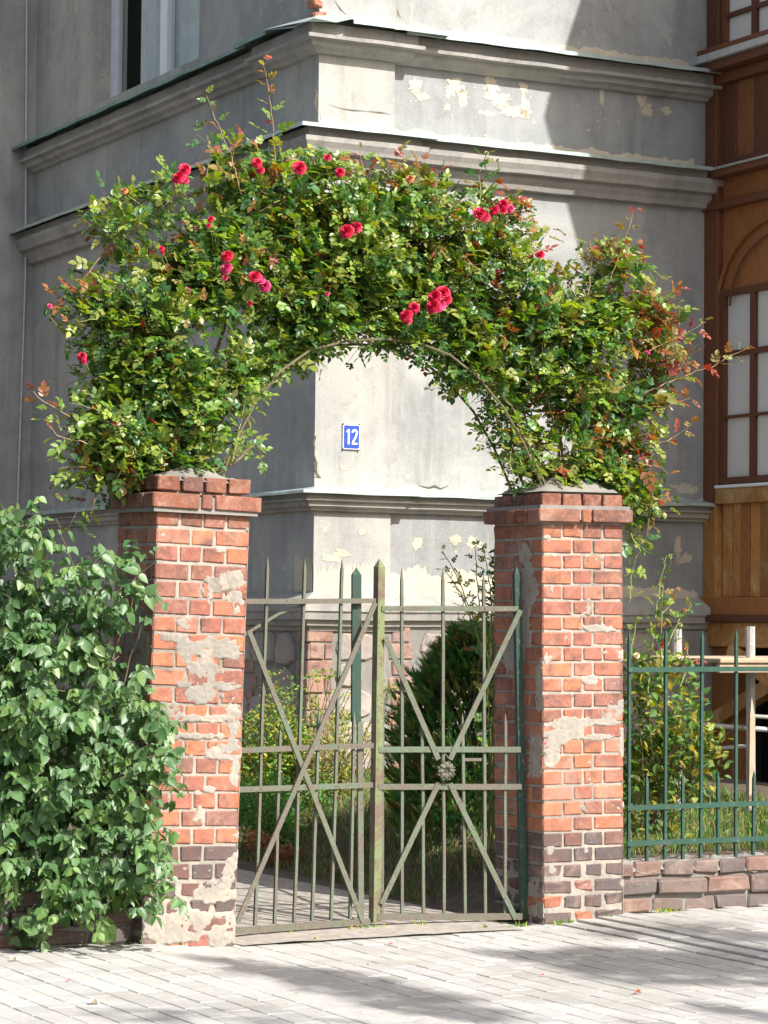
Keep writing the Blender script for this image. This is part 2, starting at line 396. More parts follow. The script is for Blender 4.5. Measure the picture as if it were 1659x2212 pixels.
# garden ground, path, threshold
def path_s(x, y): return (np.array([x, y, 0])-GC)@UB
def garden_z(x, y):
    s_ = (x-GC[0])*UB[0]+(y-GC[1])*UB[1]; d = (x-GC[0])*VB[0]+(y-GC[1])*VB[1]
    t = min(max((s_-.75)/.7, 0), 1); t = t*t*(3-2*t); tl = min(max((-s_-.8)/.6, 0), 1)
    return -.035 + t*(.275+.06*min(max(d, 0), 4)/2) + tl*.10 + .012*max(d, 0) + .02*mnoise.noise(Vector((x*2, y*2, 3)))*min(1, max(t, tl)*2+.1)
DR = (at(1354, 1322, 13.95)-GC)@VB+.22; DLm = (at(318, 1322, 12.5)-GC)@VB+.30
vs = []; fs = []; nx, ny = 110, 70
for j in range(ny+1):
    for i in range(nx+1):
        a = -6+11*i/nx; d0_ = .05 if abs(a+.05) < .8 else (DR if a > 0 else DLm); d = d0_+9*j/ny; p = GC+UB*a+VB*d; vs.append((p[0], p[1], garden_z(p[0], p[1])))
for j in range(ny):
    for i in range(nx):
        q = j*(nx+1)+i; fs.append((q, q+1, q+nx+2, q+nx+1))
me = mesh_from('garden_ground', vs, fs, M['soil'], True); tag(linkmesh('garden_ground', me), kind='structure')
vs = []; fs = []; nx, ny = 24, 50
for j in range(ny+1):
    for i in range(nx+1):
        a = -.86+1.6*i/nx + (-.45*max(0, j/ny-.15)); d = -.10+5.2*j/ny; p = GC+UB*a+VB*d
        e = min(i, nx-i)/3.0
        vs.append((p[0], p[1], (garden_z(p[0], p[1]) if d > .1 else street_z(p[0], p[1]))+.006*min(1, e)-.002+.004*mnoise.noise(Vector((p[0]*9, p[1]*9, 0)))))
for j in range(ny):
    for i in range(nx):
        q = j*(nx+1)+i; fs.append((q, q+1, q+nx+2, q+nx+1))
me = mesh_from('garden_path', vs, fs, M['path'], True); tag(linkmesh('garden_path', me, None, (0, 0, .006)), kind='structure')

# ------------------------------------------------------------------ building (frame: x along the front, y back, z up)
bld = empty('apartment_building', C0, 'old grey plastered corner building with green edged ledges and peeling render behind the gate', 'building', rz=BE)
def lvl(name, mb, mat, parent=bld, **k): return mb.build(name, mat, parent, **k)
ZT = 9.6
def sheet(mb, path, z0, z1, thick=.25, du=.12):
    """vertical wall following a path of (x,y) with solid backing"""
    for (x0, y0), (x1, y1) in zip(path[:-1], path[1:]):
        mb.add([(x0, y0, z0), (x1, y1, z0), (x1, y1, z1), (x0, y0, z1)], [(0, 1, 2, 3)])
W5 = 5.95
for z0, z1, mat in ((1.60, 2.40, 'plaster_frieze'), (2.40, 5.02, 'plaster'), (5.02, 5.72, 'plaster_frieze'), (5.72, ZT, 'plaster')):
    b = MB(); sheet(b, [(3.5, .05), (.62, .05)], z0, z1); lvl('wall_panel', b, M[mat])
    b = MB(); sheet(b, [(.62, .30), (.62, 0), (0, 0), (0, .76), (.30, .76)], z0, z1); lvl('corner_pilaster', b, M['plaster_beige'])
    if z0 < 5.5:
        b = MB(); sheet(b, [(.05, .76), (.05, W5)], z0, z1); lvl('wall_panel', b, M['plaster' if z0 > 5 else 'plaster_beige'])
# flank above the sill ledge, with the window opening
wa, wb = onL(430, 100, .05)[0], onL(197, 100, .05)[0]; zw = 6.0
b = MB(); sheet(b, [(.05, .76), (.05, wa)], 5.72, ZT); sheet(b, [(.05, wb), (.05, W5)], 5.72, ZT); sheet(b, [(.05, wa), (.05, wb)], 5.72, zw); sheet(b, [(.05, wa), (.05, wb)], 8.2, ZT)
sheet(b, [(.05, wb), (.32, wb)], zw, 8.2); sheet(b, [(.32, wa), (.05, wa)], zw, 8.2)
b.add([(.05, wa, zw), (.32, wa, zw), (.32, wb, zw), (.05, wb, zw)], [(0, 1, 2, 3)])
lvl('wall_panel', b, M['plaster_beige'])
b = MB(); b.box((-.0, W5, -.1), (-5.0, W5+.3, ZT)); b.box((0, W5, -.1), (.4, W5+.3, ZT)); lvl('recessed_wall', b, M['plaster'])
b = MB(); b.box((.5, .5, 8.9), (3.4, 5.9, ZT-.05)); b.box((.35, .35, -.1), (3.3, 5.9, 8.9)) if False else None
lvl('roof_slab', b, M['mortar_dark'])
# window on the flank
win = MB(); fx = .235
def fr(a0, z0_, a1, z1_, d0=fx, d1=fx+.07, mb=None): (mb or win).box((d0, a0, z0_), (d1, a1, z1_))
y235 = onL(235, 200, fx)[0]; y247 = onL(247, 200, fx)[0]; y345 = onL(345, 150, fx)[0]; y360 = onL(360, 150, fx)[0]
for a0, a1 in ((y247, y235), (y360, y345), (wa-.1, wa+.12)): fr(min(a0, a1), zw-.03, max(a0, a1), 8.2)
fr(wa, zw, wb, zw+.09, fx+.005, fx+.06); fr(wa, 7.55, wb, 7.63, fx+.005, fx+.06)
wobj = lvl('window', win, M['white'])
g = MB(); g.box((fx+.035, wa, zw), (fx+.04, y235, 8.2))
gm, gnt, gb = newmat('window_glass'); gb.inputs['Base Color'].default_value = (.05, .06, .06, 1); gb.inputs['Roughness'].default_value = .05
gt = N(gnt, 'ShaderNodeBsdfTransparent'); gs = N(gnt, 'ShaderNodeMixShader'); gs.inputs[0].default_value = .92
gnt.links.new(gb.outputs[0], gs.inputs[1]); gnt.links.new(gt.outputs[0], gs.inputs[2]); gnt.links.new(gs.outputs[0], gnt.nodes['Material Output'].inputs['Surface'])
g.build('pane', gm, wobj)
# folds of curtain either side of a dark gap
c_ = MB()
def curtain(y0, y1, n):
    vs_ = []; fs_ = []
    for i in range(n+1):
        y = y0+(y1-y0)*i/n; x = fx+.10+.02*sin(i*1.9)+.012*sin(i*.7); vs_ += [(x, y, zw), (x, y, 8.2)]
    for i in range(n): fs_.append((2*i, 2*i+2, 2*i+3, 2*i+1))
    c_.add(vs_, fs_)
curtain(onL(283, 150, fx+.16)[0], y235+.2, 26); curtain(wa-.2, onL(315, 150, fx+.16)[0], 40)
c_.build('curtain', M['curtain'], wobj)
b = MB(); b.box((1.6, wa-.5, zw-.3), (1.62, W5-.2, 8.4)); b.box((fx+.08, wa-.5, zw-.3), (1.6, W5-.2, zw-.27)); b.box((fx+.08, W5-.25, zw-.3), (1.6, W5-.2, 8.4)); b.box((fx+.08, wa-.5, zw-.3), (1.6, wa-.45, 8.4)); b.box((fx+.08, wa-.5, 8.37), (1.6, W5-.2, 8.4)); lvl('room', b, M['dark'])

# cornices: profile swept round the building with its jogs
def sweep(mb, prof, path, seed=0, wob=.0):
    P = [np.array(p, float) for p in path]; n = len(P); rings = []
    nrm = []
    for i in range(n-1):
        d = P[i+1]-P[i]; d /= np.linalg.norm(d); nrm.append(np.array([d[1], -d[0]])*-1)
    for i in range(n):
        if i == 0: m = nrm[0]
        elif i == n-1: m = nrm[-1]
        else:
            m = nrm[i-1]+nrm[i]; m = m/(1+nrm[i-1]@nrm[i])
        rings.append(m)
    # subdivide straight runs for slight waviness
    pts = []; ms = []
    for i in range(n-1):
        L = np.linalg.norm(P[i+1]-P[i]); k = max(1, int(L/.12))
        for q in range(k):
            t = q/k; pts.append(P[i]*(1-t)+P[i+1]*t); ms.append(rings[i] if q == 0 else nrm[i])
    pts.append(P[-1]); ms.append(rings[-1]); vs_ = []; fs_ = []; K = len(prof)
    r = random.Random(seed)
    for i, (p, m) in enumerate(zip(pts, ms)):
        j = wob*mnoise.noise(Vector((i*.33, seed, 0)))
        for k, (o, z) in enumerate(prof):
            jj = j+wob*.7*mnoise.noise(Vector((i*.9, k*3.1, seed)))
            vs_.append((p[0]+m[0]*(o+jj*.5), p[1]+m[1]*(o+jj*.5), z+jj))
    for i in range(len(pts)-1):
        for k in range(K-1): fs_.append((i*K+k, (i+1)*K+k, (i+1)*K+k+1, i*K+k+1))
    mb.add(vs_, fs_)
BASE = [(3.45, .05), (.62, .05), (.62, 0), (0, 0), (0, .76), (.05, .76), (.05, W5)]
# profiles are (outward, z) from top to underside
# string course
sc = [(-.02, 5.075), (.15, 5.045), (.15, 4.985), (.19, 4.975), (.188, 4.94), (.165, 4.90), (.155, 4.872), (.10, 4.865), (.098, 4.83), (.075, 4.80), (.06, 4.765), (-.02, 4.755)]
b = MB(); sweep(b, sc, BASE, 3, .006); lvl('string_course', b, M['moulding'])
b = MB(); sweep(b, [(-.015, 5.105), (.235, 5.058), (.245, 5.052), (.245, 5.028), (.238, 5.028), (.22, 5.046)], BASE, 3, .006); lvl('flashing', b, M['flash'])
# sill ledge
sl_ = [(-.02, 5.83), (.125, 5.80), (.125, 5.725), (.165, 5.715), (.162, 5.69), (.115, 5.68), (.105, 5.645), (.06, 5.63), (.04, 5.61), (-.02, 5.605)]
RS = [(3.45, .05), (.76, .05), (.76, 0), (.10, 0)]
LS = [(0, .32), (0, .76), (.05, .76), (.05, W5)]
b = MB(); sweep(b, sl_, BASE, 8, .005); lvl('sill_ledge', b, M['moulding'])
FLP = [(-.015, 5.865), (.215, 5.822), (.23, 5.815), (.23, 5.788), (.222, 5.788), (.205, 5.806)]
b = MB(); sweep(b, FLP, [(3.45, .05), (.62, .05)], 5, .007); lvl('flashing', b, M['flash'])
FLP2 = [(o, z+.012) for o, z in FLP]
b = MB(); sweep(b, FLP2, [(.72, .02), (.72, 0), (.16, 0)], 6, .004); lvl('flashing', b, M['flash'])
b = MB(); sweep(b, FLP2, [(0, .42), (0, .76), (.05, .76), (.05, W5)], 7, .007); lvl('flashing', b, M['flash_old'])
# torn flashing flap on the corner
b = MB(); cz = 5.845
b.add([(-.235, .46, 5.842), (-.01, .40, 5.885), (-.01, -.01, 5.885), (-.21, -.21, 5.775), (.17, -.225, 5.838), (.17, -.0, 5.885), (-.16, -.235, 5.80), (.02, -.23, 5.79)],
      [(0, 1, 2, 3), (3, 2, 7), (2, 5, 4, 7), (3, 7, 6)])
lvl('torn_flashing', b, M['flash'])
# window sill ledge metal is part of the flashing; ground floor ledge
ll = [(-.02, 2.465), (.10, 2.45), (.10, 2.41), (.118, 2.405), (.116, 2.39), (.085, 2.382), (.08, 2.35), (.045, 2.335), (.04, 2.32), (-.02, 2.315)]
b = MB(); sweep(b, ll, BASE, 12, .004); lvl('ground_floor_ledge', b, M['moulding'])
b = MB(); sweep(b, [(-.01, 2.49), (.155, 2.462), (.165, 2.455), (.165, 2.436), (.158, 2.436), (.14, 2.45)], BASE, 13, .007); lvl('flashing', b, M['flash'])
# plinth slab
pl = [(-.02, 1.745), (.135, 1.665), (.15, 1.655), (.15, 1.60), (.135, 1.585), (.125, 1.54), (.095, 1.53), (.085, 1.495), (.055, 1.485), (.05, 1.46), (-.02, 1.45)]
b = MB(); sweep(b, pl, BASE, 17, .006); lvl('plinth_ledge', b, M['moulding'])
# ragged plaster edges: strips of bare render with a broken upper edge
def ragged(x0, x1, z0, h, plane, seed, face='R', n=70, amp=.5):
    mb = MB(); vs_ = []; fs_ = []; t = .004
    for i in range(n+1):
        a = x0+(x1-x0)*i/n
        e = h*(.55+amp*mnoise.noise(Vector((a*5.3, seed, 0)))+amp*.6*mnoise.noise(Vector((a*19, seed, 4)))+.2*mnoise.noise(Vector((a*60, seed, 9))))
        e = max(.004, e); j = .0015*sin(i*2.1)
        for z in (z0, z0+e):
            vs_.append((a, plane-t-j, z) if face == 'R' else (plane-t-j, a, z))
        vs_.append((a, plane, z0+e+.004) if face == 'R' else (plane, a, z0+e+.004))
    for i in range(n):
        q = 3*i; fs_ += [(q, q+3, q+4, q+1), (q+1, q+4, q+5, q+2)]
    mb.add(vs_, fs_); return lvl('bare_render', mb, M['bare'])
ragged(.02, .60, 5.09, .10, 0, 1); ragged(.63, 3.3, 5.09, .075, .05, 2); ragged(.63, 3.3, 5.86, .09, .05, 3); ragged(.62, 3.4, 2.475, .05, .05, 5)
ragged(.02, .60, 2.475, .03, 0, 15)
ragged(.0, .61, 1.73, .34, 0, 6, amp=.32); ragged(.63, 1.9, 1.73, .30, .05, 7, amp=.25); ragged(1.9, 3.35, 1.73, .12, .05, 8)
ragged(.0, .30, 5.09, .05, 0, 16); ragged(.01, .30, 1.74, .42, 0, 9, 'L', amp=.55)
def blob_patch(cx, cz, rx, rz, plane, seed, face='R', mat='bare', name='bare_patch', t=.003, n=90):
    mb = MB(); vs_ = []; 
    for i in range(n):
        th = 2*pi*i/n
        r_ = .78+.45*mnoise.noise(Vector((cos(th)*1.6+seed, sin(th)*1.6, seed*.7)))+.34*mnoise.noise(Vector((cos(th)*4+seed, sin(th)*4, seed)))+.22*mnoise.noise(Vector((cos(th)*11+seed, sin(th)*11, seed)))+.12*mnoise.noise(Vector((cos(th)*30+seed, sin(th)*30, seed)))
        vs_.append((cx+rx*r_*cos(th), cz+rz*r_*sin(th)))
    P3 = lambda a, z, d: (a, plane-d, z) if face == 'R' else (plane-d, a, z)
    V = [P3(a, z, t) for a, z in vs_]+[P3(cx+(a-cx)*1.02, cz+(z-cz)*1.02, 0) for a, z in vs_]+[P3(cx, cz, t)]
    fs_ = [(2*n, i, (i+1) % n) for i in range(n)]+[(i, n+i, n+(i+1) % n, (i+1) % n) for i in range(n)]
    if face == 'L': fs_ = [tuple(reversed(f)) for f in fs_]
    mb.add(V, fs_); return lvl(name, mb, M[mat])
S3 = 290.0
for k, (x, y, rx, ry) in enumerate([(896, 185, 17, 20), (912, 208, 20, 12), (978, 190, 27, 24), (1001, 210, 12, 24), (1060, 182, 20, 22), (1078, 215, 36, 18),
        (1105, 240, 44, 18), (1133, 232, 16, 26), (1052, 245, 22, 7), (965, 232, 10, 8), (1130, 190, 12, 16), (1385, 205, 16, 36), (1398, 238, 20, 18), (1300, 200, 8, 30), (1440, 240, 18, 10)]):
    u_, z_ = onR(x, y, .05); blob_patch(u_, z_, rx/S3*1.05, ry/S3, .05, k+3)
for k, (x, y, rx, ry) in enumerate([(985, 1166, 14, 12), (1018, 1172, 13, 16), (1037, 1178, 9, 10), (900, 1175, 14, 14), (1465, 1185, 10, 34), (1478, 1208, 20, 16), (1480, 1055, 34, 18)]):
    u_, z_ = onR(x, y, .05); blob_patch(u_, z_, rx/S3*1.1, ry/S3, .05, k+33)
for k, (x, y, rx, ry) in enumerate([(780, 1150, 8, 8), (740, 1195, 22, 12), (715, 1205, 26, 9), (742, 1010, 10, 7), (880, 1030, 10, 5)]):
    pln = 0 if x < 850 else .05
    u_, z_ = onR(x, y, pln); blob_patch(u_, z_, rx/S3*1.1, ry/S3, pln, k+53)
for k, (x, y, rx, ry) in enumerate([(135, 330, 18, 40), (690, 20, 1, 1)][:1]):
    v_, z_ = onL(x, y, .05); blob_patch(v_, z_, rx/110, ry/250, .05, k+71, 'L')
for k in range(70):
    u_ = rnd.uniform(.7, 2.6); z_ = rnd.choice([rnd.gauss(5.42, .10), rnd.uniform(5.10, 5.16), rnd.gauss(2.12, .07)])
    if 5.14 < z_ < 5.62 or z_ < 2.3 or z_ > 5.08: blob_patch(u_, z_, rnd.uniform(.004, .018), rnd.uniform(.004, .014), .05, k+300, n=14)
# thin open cracks
def crack(pts, plane, face='R', wd=.006):
    mb = MB(); P = []
    for (x, y) in pts:
        a, z = (onR if face == 'R' else onL)(x, y, plane); P.append((a, z))
    V = []
    for i, (a, z) in enumerate(P):
        h_ = wd*(.3+.7*abs(sin(i*1.7+1)))*(0.2 if i in (0, len(P)-1) else 1)
        d = np.array(P[min(i+1, len(P)-1)])-np.array(P[max(i-1, 0)]); d /= np.linalg.norm(d)+1e-9; nn = np.array([-d[1], d[0]])*h_
        for sg in (1, -1):
            q = (a+sg*nn[0], z+sg*nn[1]); V.append((q[0], plane-.0055, q[1]) if face == 'R' else (plane-.0055, q[0], q[1]))
    mb.add(V, [(2*i, 2*i+1, 2*i+3, 2*i+2) for i in range(len(P)-1)]); lvl('crack', mb, M['crack'])
crack([(679, 985), (683, 1000), (681, 1012), (684, 1024), (691, 1030), (680, 1030)], 0, wd=.013)
crack([(677, 935), (681, 945), (677, 956), (680, 970)], 0, wd=.008)
crack([(905, 1049), (925, 1054), (938, 1050), (952, 1056), (968, 1049)], .05, wd=.008)



crack([(722, 0), (735, 20), (748, 32)], 0, wd=.006); crack([(858, 18), (860, 30), (866, 40)], .05, wd=.005)
crack([(1440, 255), (1490, 262), (1545, 275)], .05, wd=.006) if False else None
crack([(680, 190), (684, 205), (681, 222), (686, 245)], 0, wd=.012)
crack([(708, 225), (735, 234), (760, 238), (790, 240), (820, 243), (848, 247)], 0, wd=.003)
# frieze joint lines, panel line
for z in (5.30,)[:0]:
    b = MB(); b.box((.63, .0455, z), (3.4, .0505, z+.006)); lvl('panel_line', b, M['crack'])
# exposed brick at the broken corner, above the sill ledge
for k, (x, y) in enumerate([(690, 6), (692, 34), (686, 60)]):
    u_, z_ = onR(x, y, -.005); mb = MB(); mb.cbox((u_+.012*(k-1), .046, z_), (.08+.02*k, .11, .055), .010, .008, k+5)
    mb.build('brick', M['brick'], bld, color=(.40, .17, .10))

# foundation: rubble with brick quoins
b = MB(); b.box((-.03, -.03, -.1), (3.5, .4, 1.47)); b.box((-.03, .3, -.1), (.3, 6.0, 1.47)); lvl('foundation_core', b, M['mortar_wall'])
BRC = [(.34, .22, .17), (.36, .26, .21), (.30, .24, .21), (.28, .21, .19), (.35, .20, .145)]
def found_brick(u0, z0, L, Hh, face='R', k=0):
    mb = MB()
    if face == 'R': mb.cbox((u0+L/2, .012, z0+Hh/2), (L, .11, Hh), .007, .004, k)
    else: mb.cbox((.012, u0+L/2, z0+Hh/2), (.11, L, Hh), .007, .004, k)
    c = rnd.choice(BRC); mb.build('brick', M['brick'], bld, color=c)
z = .30; k = 0
while z < 1.40:
    k += 1; hh = .108
    if k % 2: found_brick(-.062, z, .13, hh, k=k); found_brick(.08, z, .06, hh, k=k+90)
    else: found_brick(-.062, z, .20, hh, k=k)
    found_brick(-.05 if k % 2 else -.02, z, .11 if k % 2 else .2, hh, 'L', k=k+200)
    found_brick(.90-(.04 if k % 2 else 0), z, .12 if k % 2 else .2, hh, 'L', k=k+300)
    u0 = onR(843, 1400, -.06)[0]
    found_brick(u0+(.0 if k % 2 else .03), z, .20 if k % 2 else .14, hh, k=k+400)
    z += hh+.012
def stone_mesh(wd, hh, seed, dp=.14):
    r = random.Random(seed); bm = bmesh.new(); n = 11; ang = sorted([2*pi*(i+r.uniform(-.25, .25))/n for i in range(n)])
    ring = []
    for a in ang:
        ca, sa = cos(a), sin(a); q = (abs(ca)**6+abs(sa)**6)**(-1/6); q *= r.uniform(.90, 1.03); ring.append((wd/2*ca*q, hh/2*sa*q))
    o = [bm.verts.new((x, 0.04, z)) for x, z in ring]; m_ = [bm.verts.new((x*.98, -dp*.28, z*.97)) for x, z in ring]; i_ = [bm.verts.new((x*.88+r.uniform(-.01, .01), -dp*.38+r.uniform(-.008, .006), z*.85)) for x, z in ring]
    c = bm.verts.new((r.uniform(-.03, .03), -dp*.40, r.uniform(-.02, .02)))
    for a, b2 in ((o, m_), (m_, i_)):
        for q in range(n): bm.faces.new((a[q], a[(q+1) % n], b2[(q+1) % n], b2[q]))
    for q in range(n): bm.faces.new((i_[q], i_[(q+1) % n], c))
    me_ = bpy.data.meshes.new('stone'); bm.to_mesh(me_); bm.free(); return me_
M['stone'] = plaster('rubble_stone', (.36, .31, .27), (.30, .265, .24), (.17, .145, .12), (.42, .33, .25), cream_t=.58)
zz = 1.46; row = 0
while zz > .25:
    hh = rnd.uniform(.17, .24); zz -= hh
    u = .16
    while u < 3.2:
        wd = rnd.uniform(.20, .38)
        cu = u+wd/2
        if not (u0-.12 < cu < u0+.3):
            me_ = stone_mesh(wd-.015, hh-.012, rnd.randrange(9999)); me_.materials.append(M['stone'])
            linkmesh('stone', me_, bld, (cu, .0, zz+hh/2))
        u += wd
# flank stones
zz = 1.46
while zz > .3:
    hh = rnd.uniform(.2, .3); zz -= hh; y = .2
    while y < 2.8:
        wd = rnd.uniform(.28, .5)
        if not (.85 < y+wd/2 < 1.15):
            me_ = stone_mesh(wd-.015, hh-.012, rnd.randrange(9999)); me_.materials.append(M['stone'])
            o = linkmesh('stone', me_, bld, (.0, y+wd/2, zz+hh/2)); o.rotation_euler = (0, 0, -pi/2)
        y += wd
# cable down the recessed wall
cb = MB(); A = on_plane(58, -30, C0+VB*(W5-.02), VB); B_ = on_plane(55, 600, C0+VB*(W5-.02), VB); C_ = on_plane(31, 1300, C0+VB*(W5-.02), VB); D_ = on_plane(24, 1700, C0+VB*(W5-.02), VB)
def to_b(p): q = p-C0; return (q@UB, q@VB, q[2])
cb.tube([to_b(A), to_b(B_), to_b(C_), to_b(D_)], .012, k=6); lvl('cable', cb, M['pipe'])
cb = MB()
for (x, y) in ((90, 590),): 
    v_, z_ = onL(x+90, y, .05); cb.tube([(.05, v_, z_), (-.05, v_, z_+.02)], .01); cb.tube([(-.05, v_-.05, z_), (-.05, v_+.1, z_+.03)], .008)
lvl('wall_hook', cb, M['crack'])

# number plate
sgx, sgz = [(onR(738, 916)[0]+onR(776, 972)[0])/2, (onR(738, 916)[1]+onR(776, 972)[1])/2]
sg = empty('house_number_sign', C0+UB*sgx+VB*(-.012)+np.array([0, 0, sgz]), 'blue enamel house number plate reading 12 with white rim on the building corner', 'sign', rz=BE)
sw_, sh_ = .135, .178
def rrect(w_, h_, r_, n=6):
    pts = []
    for cx, cz, a0 in ((w_/2-r_, h_/2-r_, 0), (-w_/2+r_, h_/2-r_, 90), (-w_/2+r_, -h_/2+r_, 180), (w_/2-r_, -h_/2+r_, 270)):
        for i in range(n+1): a = radians(a0+90*i/n); pts.append((cx+r_*cos(a), cz+r_*sin(a)))
    return pts
def plate(w_, h_, r_, y0, y1):
    mb = MB(); p = rrect(w_, h_, r_); n = len(p)
    mb.add([(x, y0, z) for x, z in p]+[(x, y1, z) for x, z in p], [tuple(range(n)), tuple(range(2*n-1, n-1, -1))]+[(i, i+n, (i+1) % n+n, (i+1) % n) for i in range(n)]); return mb
plate(sw_, sh_, .012, -.004, .010).build('rim', M['sign_white'], sg)
plate(sw_-.012, sh_-.012, .009, -.0065, -.001).build('plate', M['sign_blue'], sg)
def stroke(mb, pts, wd, y0=-.0085, y1=-.006):
    P_ = [np.array(p) for p in pts]; V = []
    for i, p in enumerate(P_):
        d = P_[min(i+1, len(P_)-1)]-P_[max(i-1, 0)]; d = d/np.linalg.norm(d); n_ = np.array([-d[1], d[0]])*wd/2
        for q in (p+n_, p-n_): V += [(q[0], y0, q[1]), (q[0], y1, q[1])]
    Fq = []
    for i in range(len(P_)-1): a = 4*i; Fq += [(a, a+2, a+6, a+4), (a+1, a+5, a+7, a+3), (a, a+4, a+5, a+1), (a+2, a+3, a+7, a+6)]
    mb.add(V, Fq)
dg = MB(); stroke(dg, [(-.024, -.054), (-.024, .055)], .0145); stroke(dg, [(-.026, .050), (-.040, .034)], .012)
dg.build('digit_one', M['sign_white'], sg)
dg = MB(); arc = [(.024+.0175*cos(radians(a)), .032+.0175*sin(radians(a))) for a in range(185, -30, -15)]
stroke(dg, arc+[(.036, .008), (.022, -.018), (.010, -.038), (.0075, -.050)], .0140); stroke(dg, [(.002, -.048), (.046, -.048)], .013); dg.build('digit_two', M['sign_white'], sg)
b = MB()
for a in (-1, 1):
    for c in (-1, 1): b.tube([(a*(sw_/2-.004), -.008, c*(sh_/2+.002)), (a*(sw_/2-.004), .011, c*(sh_/2+.002))], .005)
b.build('screws', M['iron_rust'], sg)

# ------------------------------------------------------------------ timber porch: its flank stands at right angles to the front
por = empty('timber_porch', C0+UB*3.42, 'brown varnished timber porch with panelled base and small paned windows at right edge', 'porch', rz=BE)
# local frame: x into the porch, y back (negative = towards the street), z up
PY = -3.2
def pbox(name, y0, y1, z0, z1, x0, x1, mat, parent=por, label=None):
    b = MB(); b.cbox(((x0+x1)/2, (y0+y1)/2, (z0+z1)/2), (abs(x1-x0), abs(y1-y0), abs(z1-z0)), .006, .0, 1); o = b.build(name, M[mat], parent)
    if label: o['label'] = label
    return o
pbox('corner_post', -.13, .06, 2.45, 5.05, -.02, .12, 'wood_dark'); pbox('corner_post', -.12, .05, 1.37, 2.45, -.02, .12, 'wood_worn_lit')
pbox('corner_post', -.10, .05, 5.06, 5.75, -.02, .12, 'wood_dark'); pbox('corner_post', -.12, .03, 5.95, 8.8, -.02, .12, 'wood_dark')
pbox('foot_post', -.30, .045, .2, 1.36, .02, .2, 'wood')
# bottom beams
pbox('sill_beam', PY, .06, 1.60, 1.74, -.05, .12, 'wood'); pbox('sill_moulding', PY, .05, 1.55, 1.605, -.085, .1, 'wood_dark')
pbox('floor_beam', PY, .04, 1.36, 1.55, -.03, .14, 'wood_worn_lit')
# panel boards between the rails
y = -.135; i = 0
while y > PY:
    wd = (.125, .11, .12, .13)[i % 4]; pbox('plank', y-wd+.006, y, 1.74, 2.46, .035+.004*(i % 2), .07, 'wood_worn_lit' if i % 4 != 2 else 'wood'); y -= wd; i += 1
pbox('window_sill', PY, -.12, 2.455, 2.575, -.03, .12, 'wood_worn_lit'); pbox('drip_rail', PY, -.13, 2.575, 2.60, -.045, .1, 'white')
# window of the lower floor: panes, muntins, arch
def porch_window(z0, z1, arch):
    wy = -.145
    n = 0; wroot = None
    fr_ = MB(); fr_.box((.0, PY+.02, z0-.05), (.07, -.13, z0+.0)); fr_.box((.005, PY+.02, z1), (.07, -.13, z1+.05)); fr_.box((.003, -.19, z0), (.068, -.13, z1))
    wroot = fr_.build('window', M['wood_dark'], por)
    y = -.19; ws = (.335, .07)
    gl = [(-.19, -.515), (-.575, -.90), (-.96, -1.29), (-1.42, -1.75), (-1.81, -2.14), (-2.2, -2.53), (-2.6, -2.9)]
    if arch: zs = [(z0, z0+.455), (z0+.478, z0+.93), (z0+.975, z1)]
    else: zs = [(z0, z0+.21), (z0+.245, z1)]
    mt = MB(); pn = []
    for a in range(len(gl)-1): mt.box((.008, gl[a+1][0], z0), (.066, gl[a][1], z1))
    for a in range(len(zs)-1):
        mt.box((.012, PY+.02, zs[a][1]), (.062, -.19, zs[a+1][0]))
    mt.build('glazing_bar', M['wood_dark'], wroot)
    for (ya, yb) in gl:
        for (za, zb) in zs:
            g_ = MB(); g_.box((.040, yb-.01, za-.01), (.048, ya+.01, zb+.01)); g_.build('pane', M['blind'], wroot)
    return wroot
porch_window(2.66, 4.06, True)
# arched head board and mouldings
ar = MB(); cy_, cz_, R0 = -.90, 3.98, .80
pts = []
for i in range(25):
    a = pi*i/24; pts.append((0.0, cy_+R0*cos(a), cz_+R0*.78*sin(a)))
ar.tube(pts, .016, k=6); ar.build('arch_moulding', M['wood'], por)
ar = MB(); ar.tube([(0.0, cy_+(R0-.17)*cos(pi*i/24), cz_+(R0-.17)*.80*sin(pi*i/24)+.0) for i in range(25)], .010, k=6); ar.build('arch_moulding', M['wood_dark'], por)
pbox('head_board', PY, -.12, 4.10, 5.0, .03, .07, 'wood')
pbox('cornice_board', PY, .04, 4.55, 4.62, -.02, .06, 'wood_dark') if False else None
pbox('ledge_board', PY, .10, 4.98, 5.03, -.10, .12, 'wood_dark'); pbox('metal_strip', PY, .12, 5.032, 5.05, -.12, .12, 'pipe')
pbox('fascia', PY, .05, 4.74, 4.80, -.045, .05, 'wood_dark')
y = -.10; i = 0
while y > PY:
    wd = (.20, .22, .19)[i % 3]; pbox('plank', y-wd+.006, y, 5.12, 5.72, .03+.004*(i % 2), .07, 'wood' if i % 2 else 'wood_dark'); y -= wd; i += 1
pbox('rail', PY, .05, 5.055, 5.12, -.01, .1, 'wood_dark'); pbox('rail', PY, .05, 5.72, 5.80, -.03, .1, 'wood_dark')
pbox('upper_sill', PY, .16, 5.87, 5.93, -.18, .1, 'pipe'); pbox('upper_sill_board', PY, .14, 5.80, 5.87, -.14, .1, 'wood_dark'); pbox('upper_sill_board', PY, .12, 5.93, 6.0, -.10, .1, 'wood_dark')
porch_window(6.02, 7.9, False)
b = MB(); b.box((.3, PY, 1.4), (.32, .3, 8.8)); b.box((.02, PY, 1.42), (.5, .2, 1.45)); b.build('inner_wall', M['dark'], por)
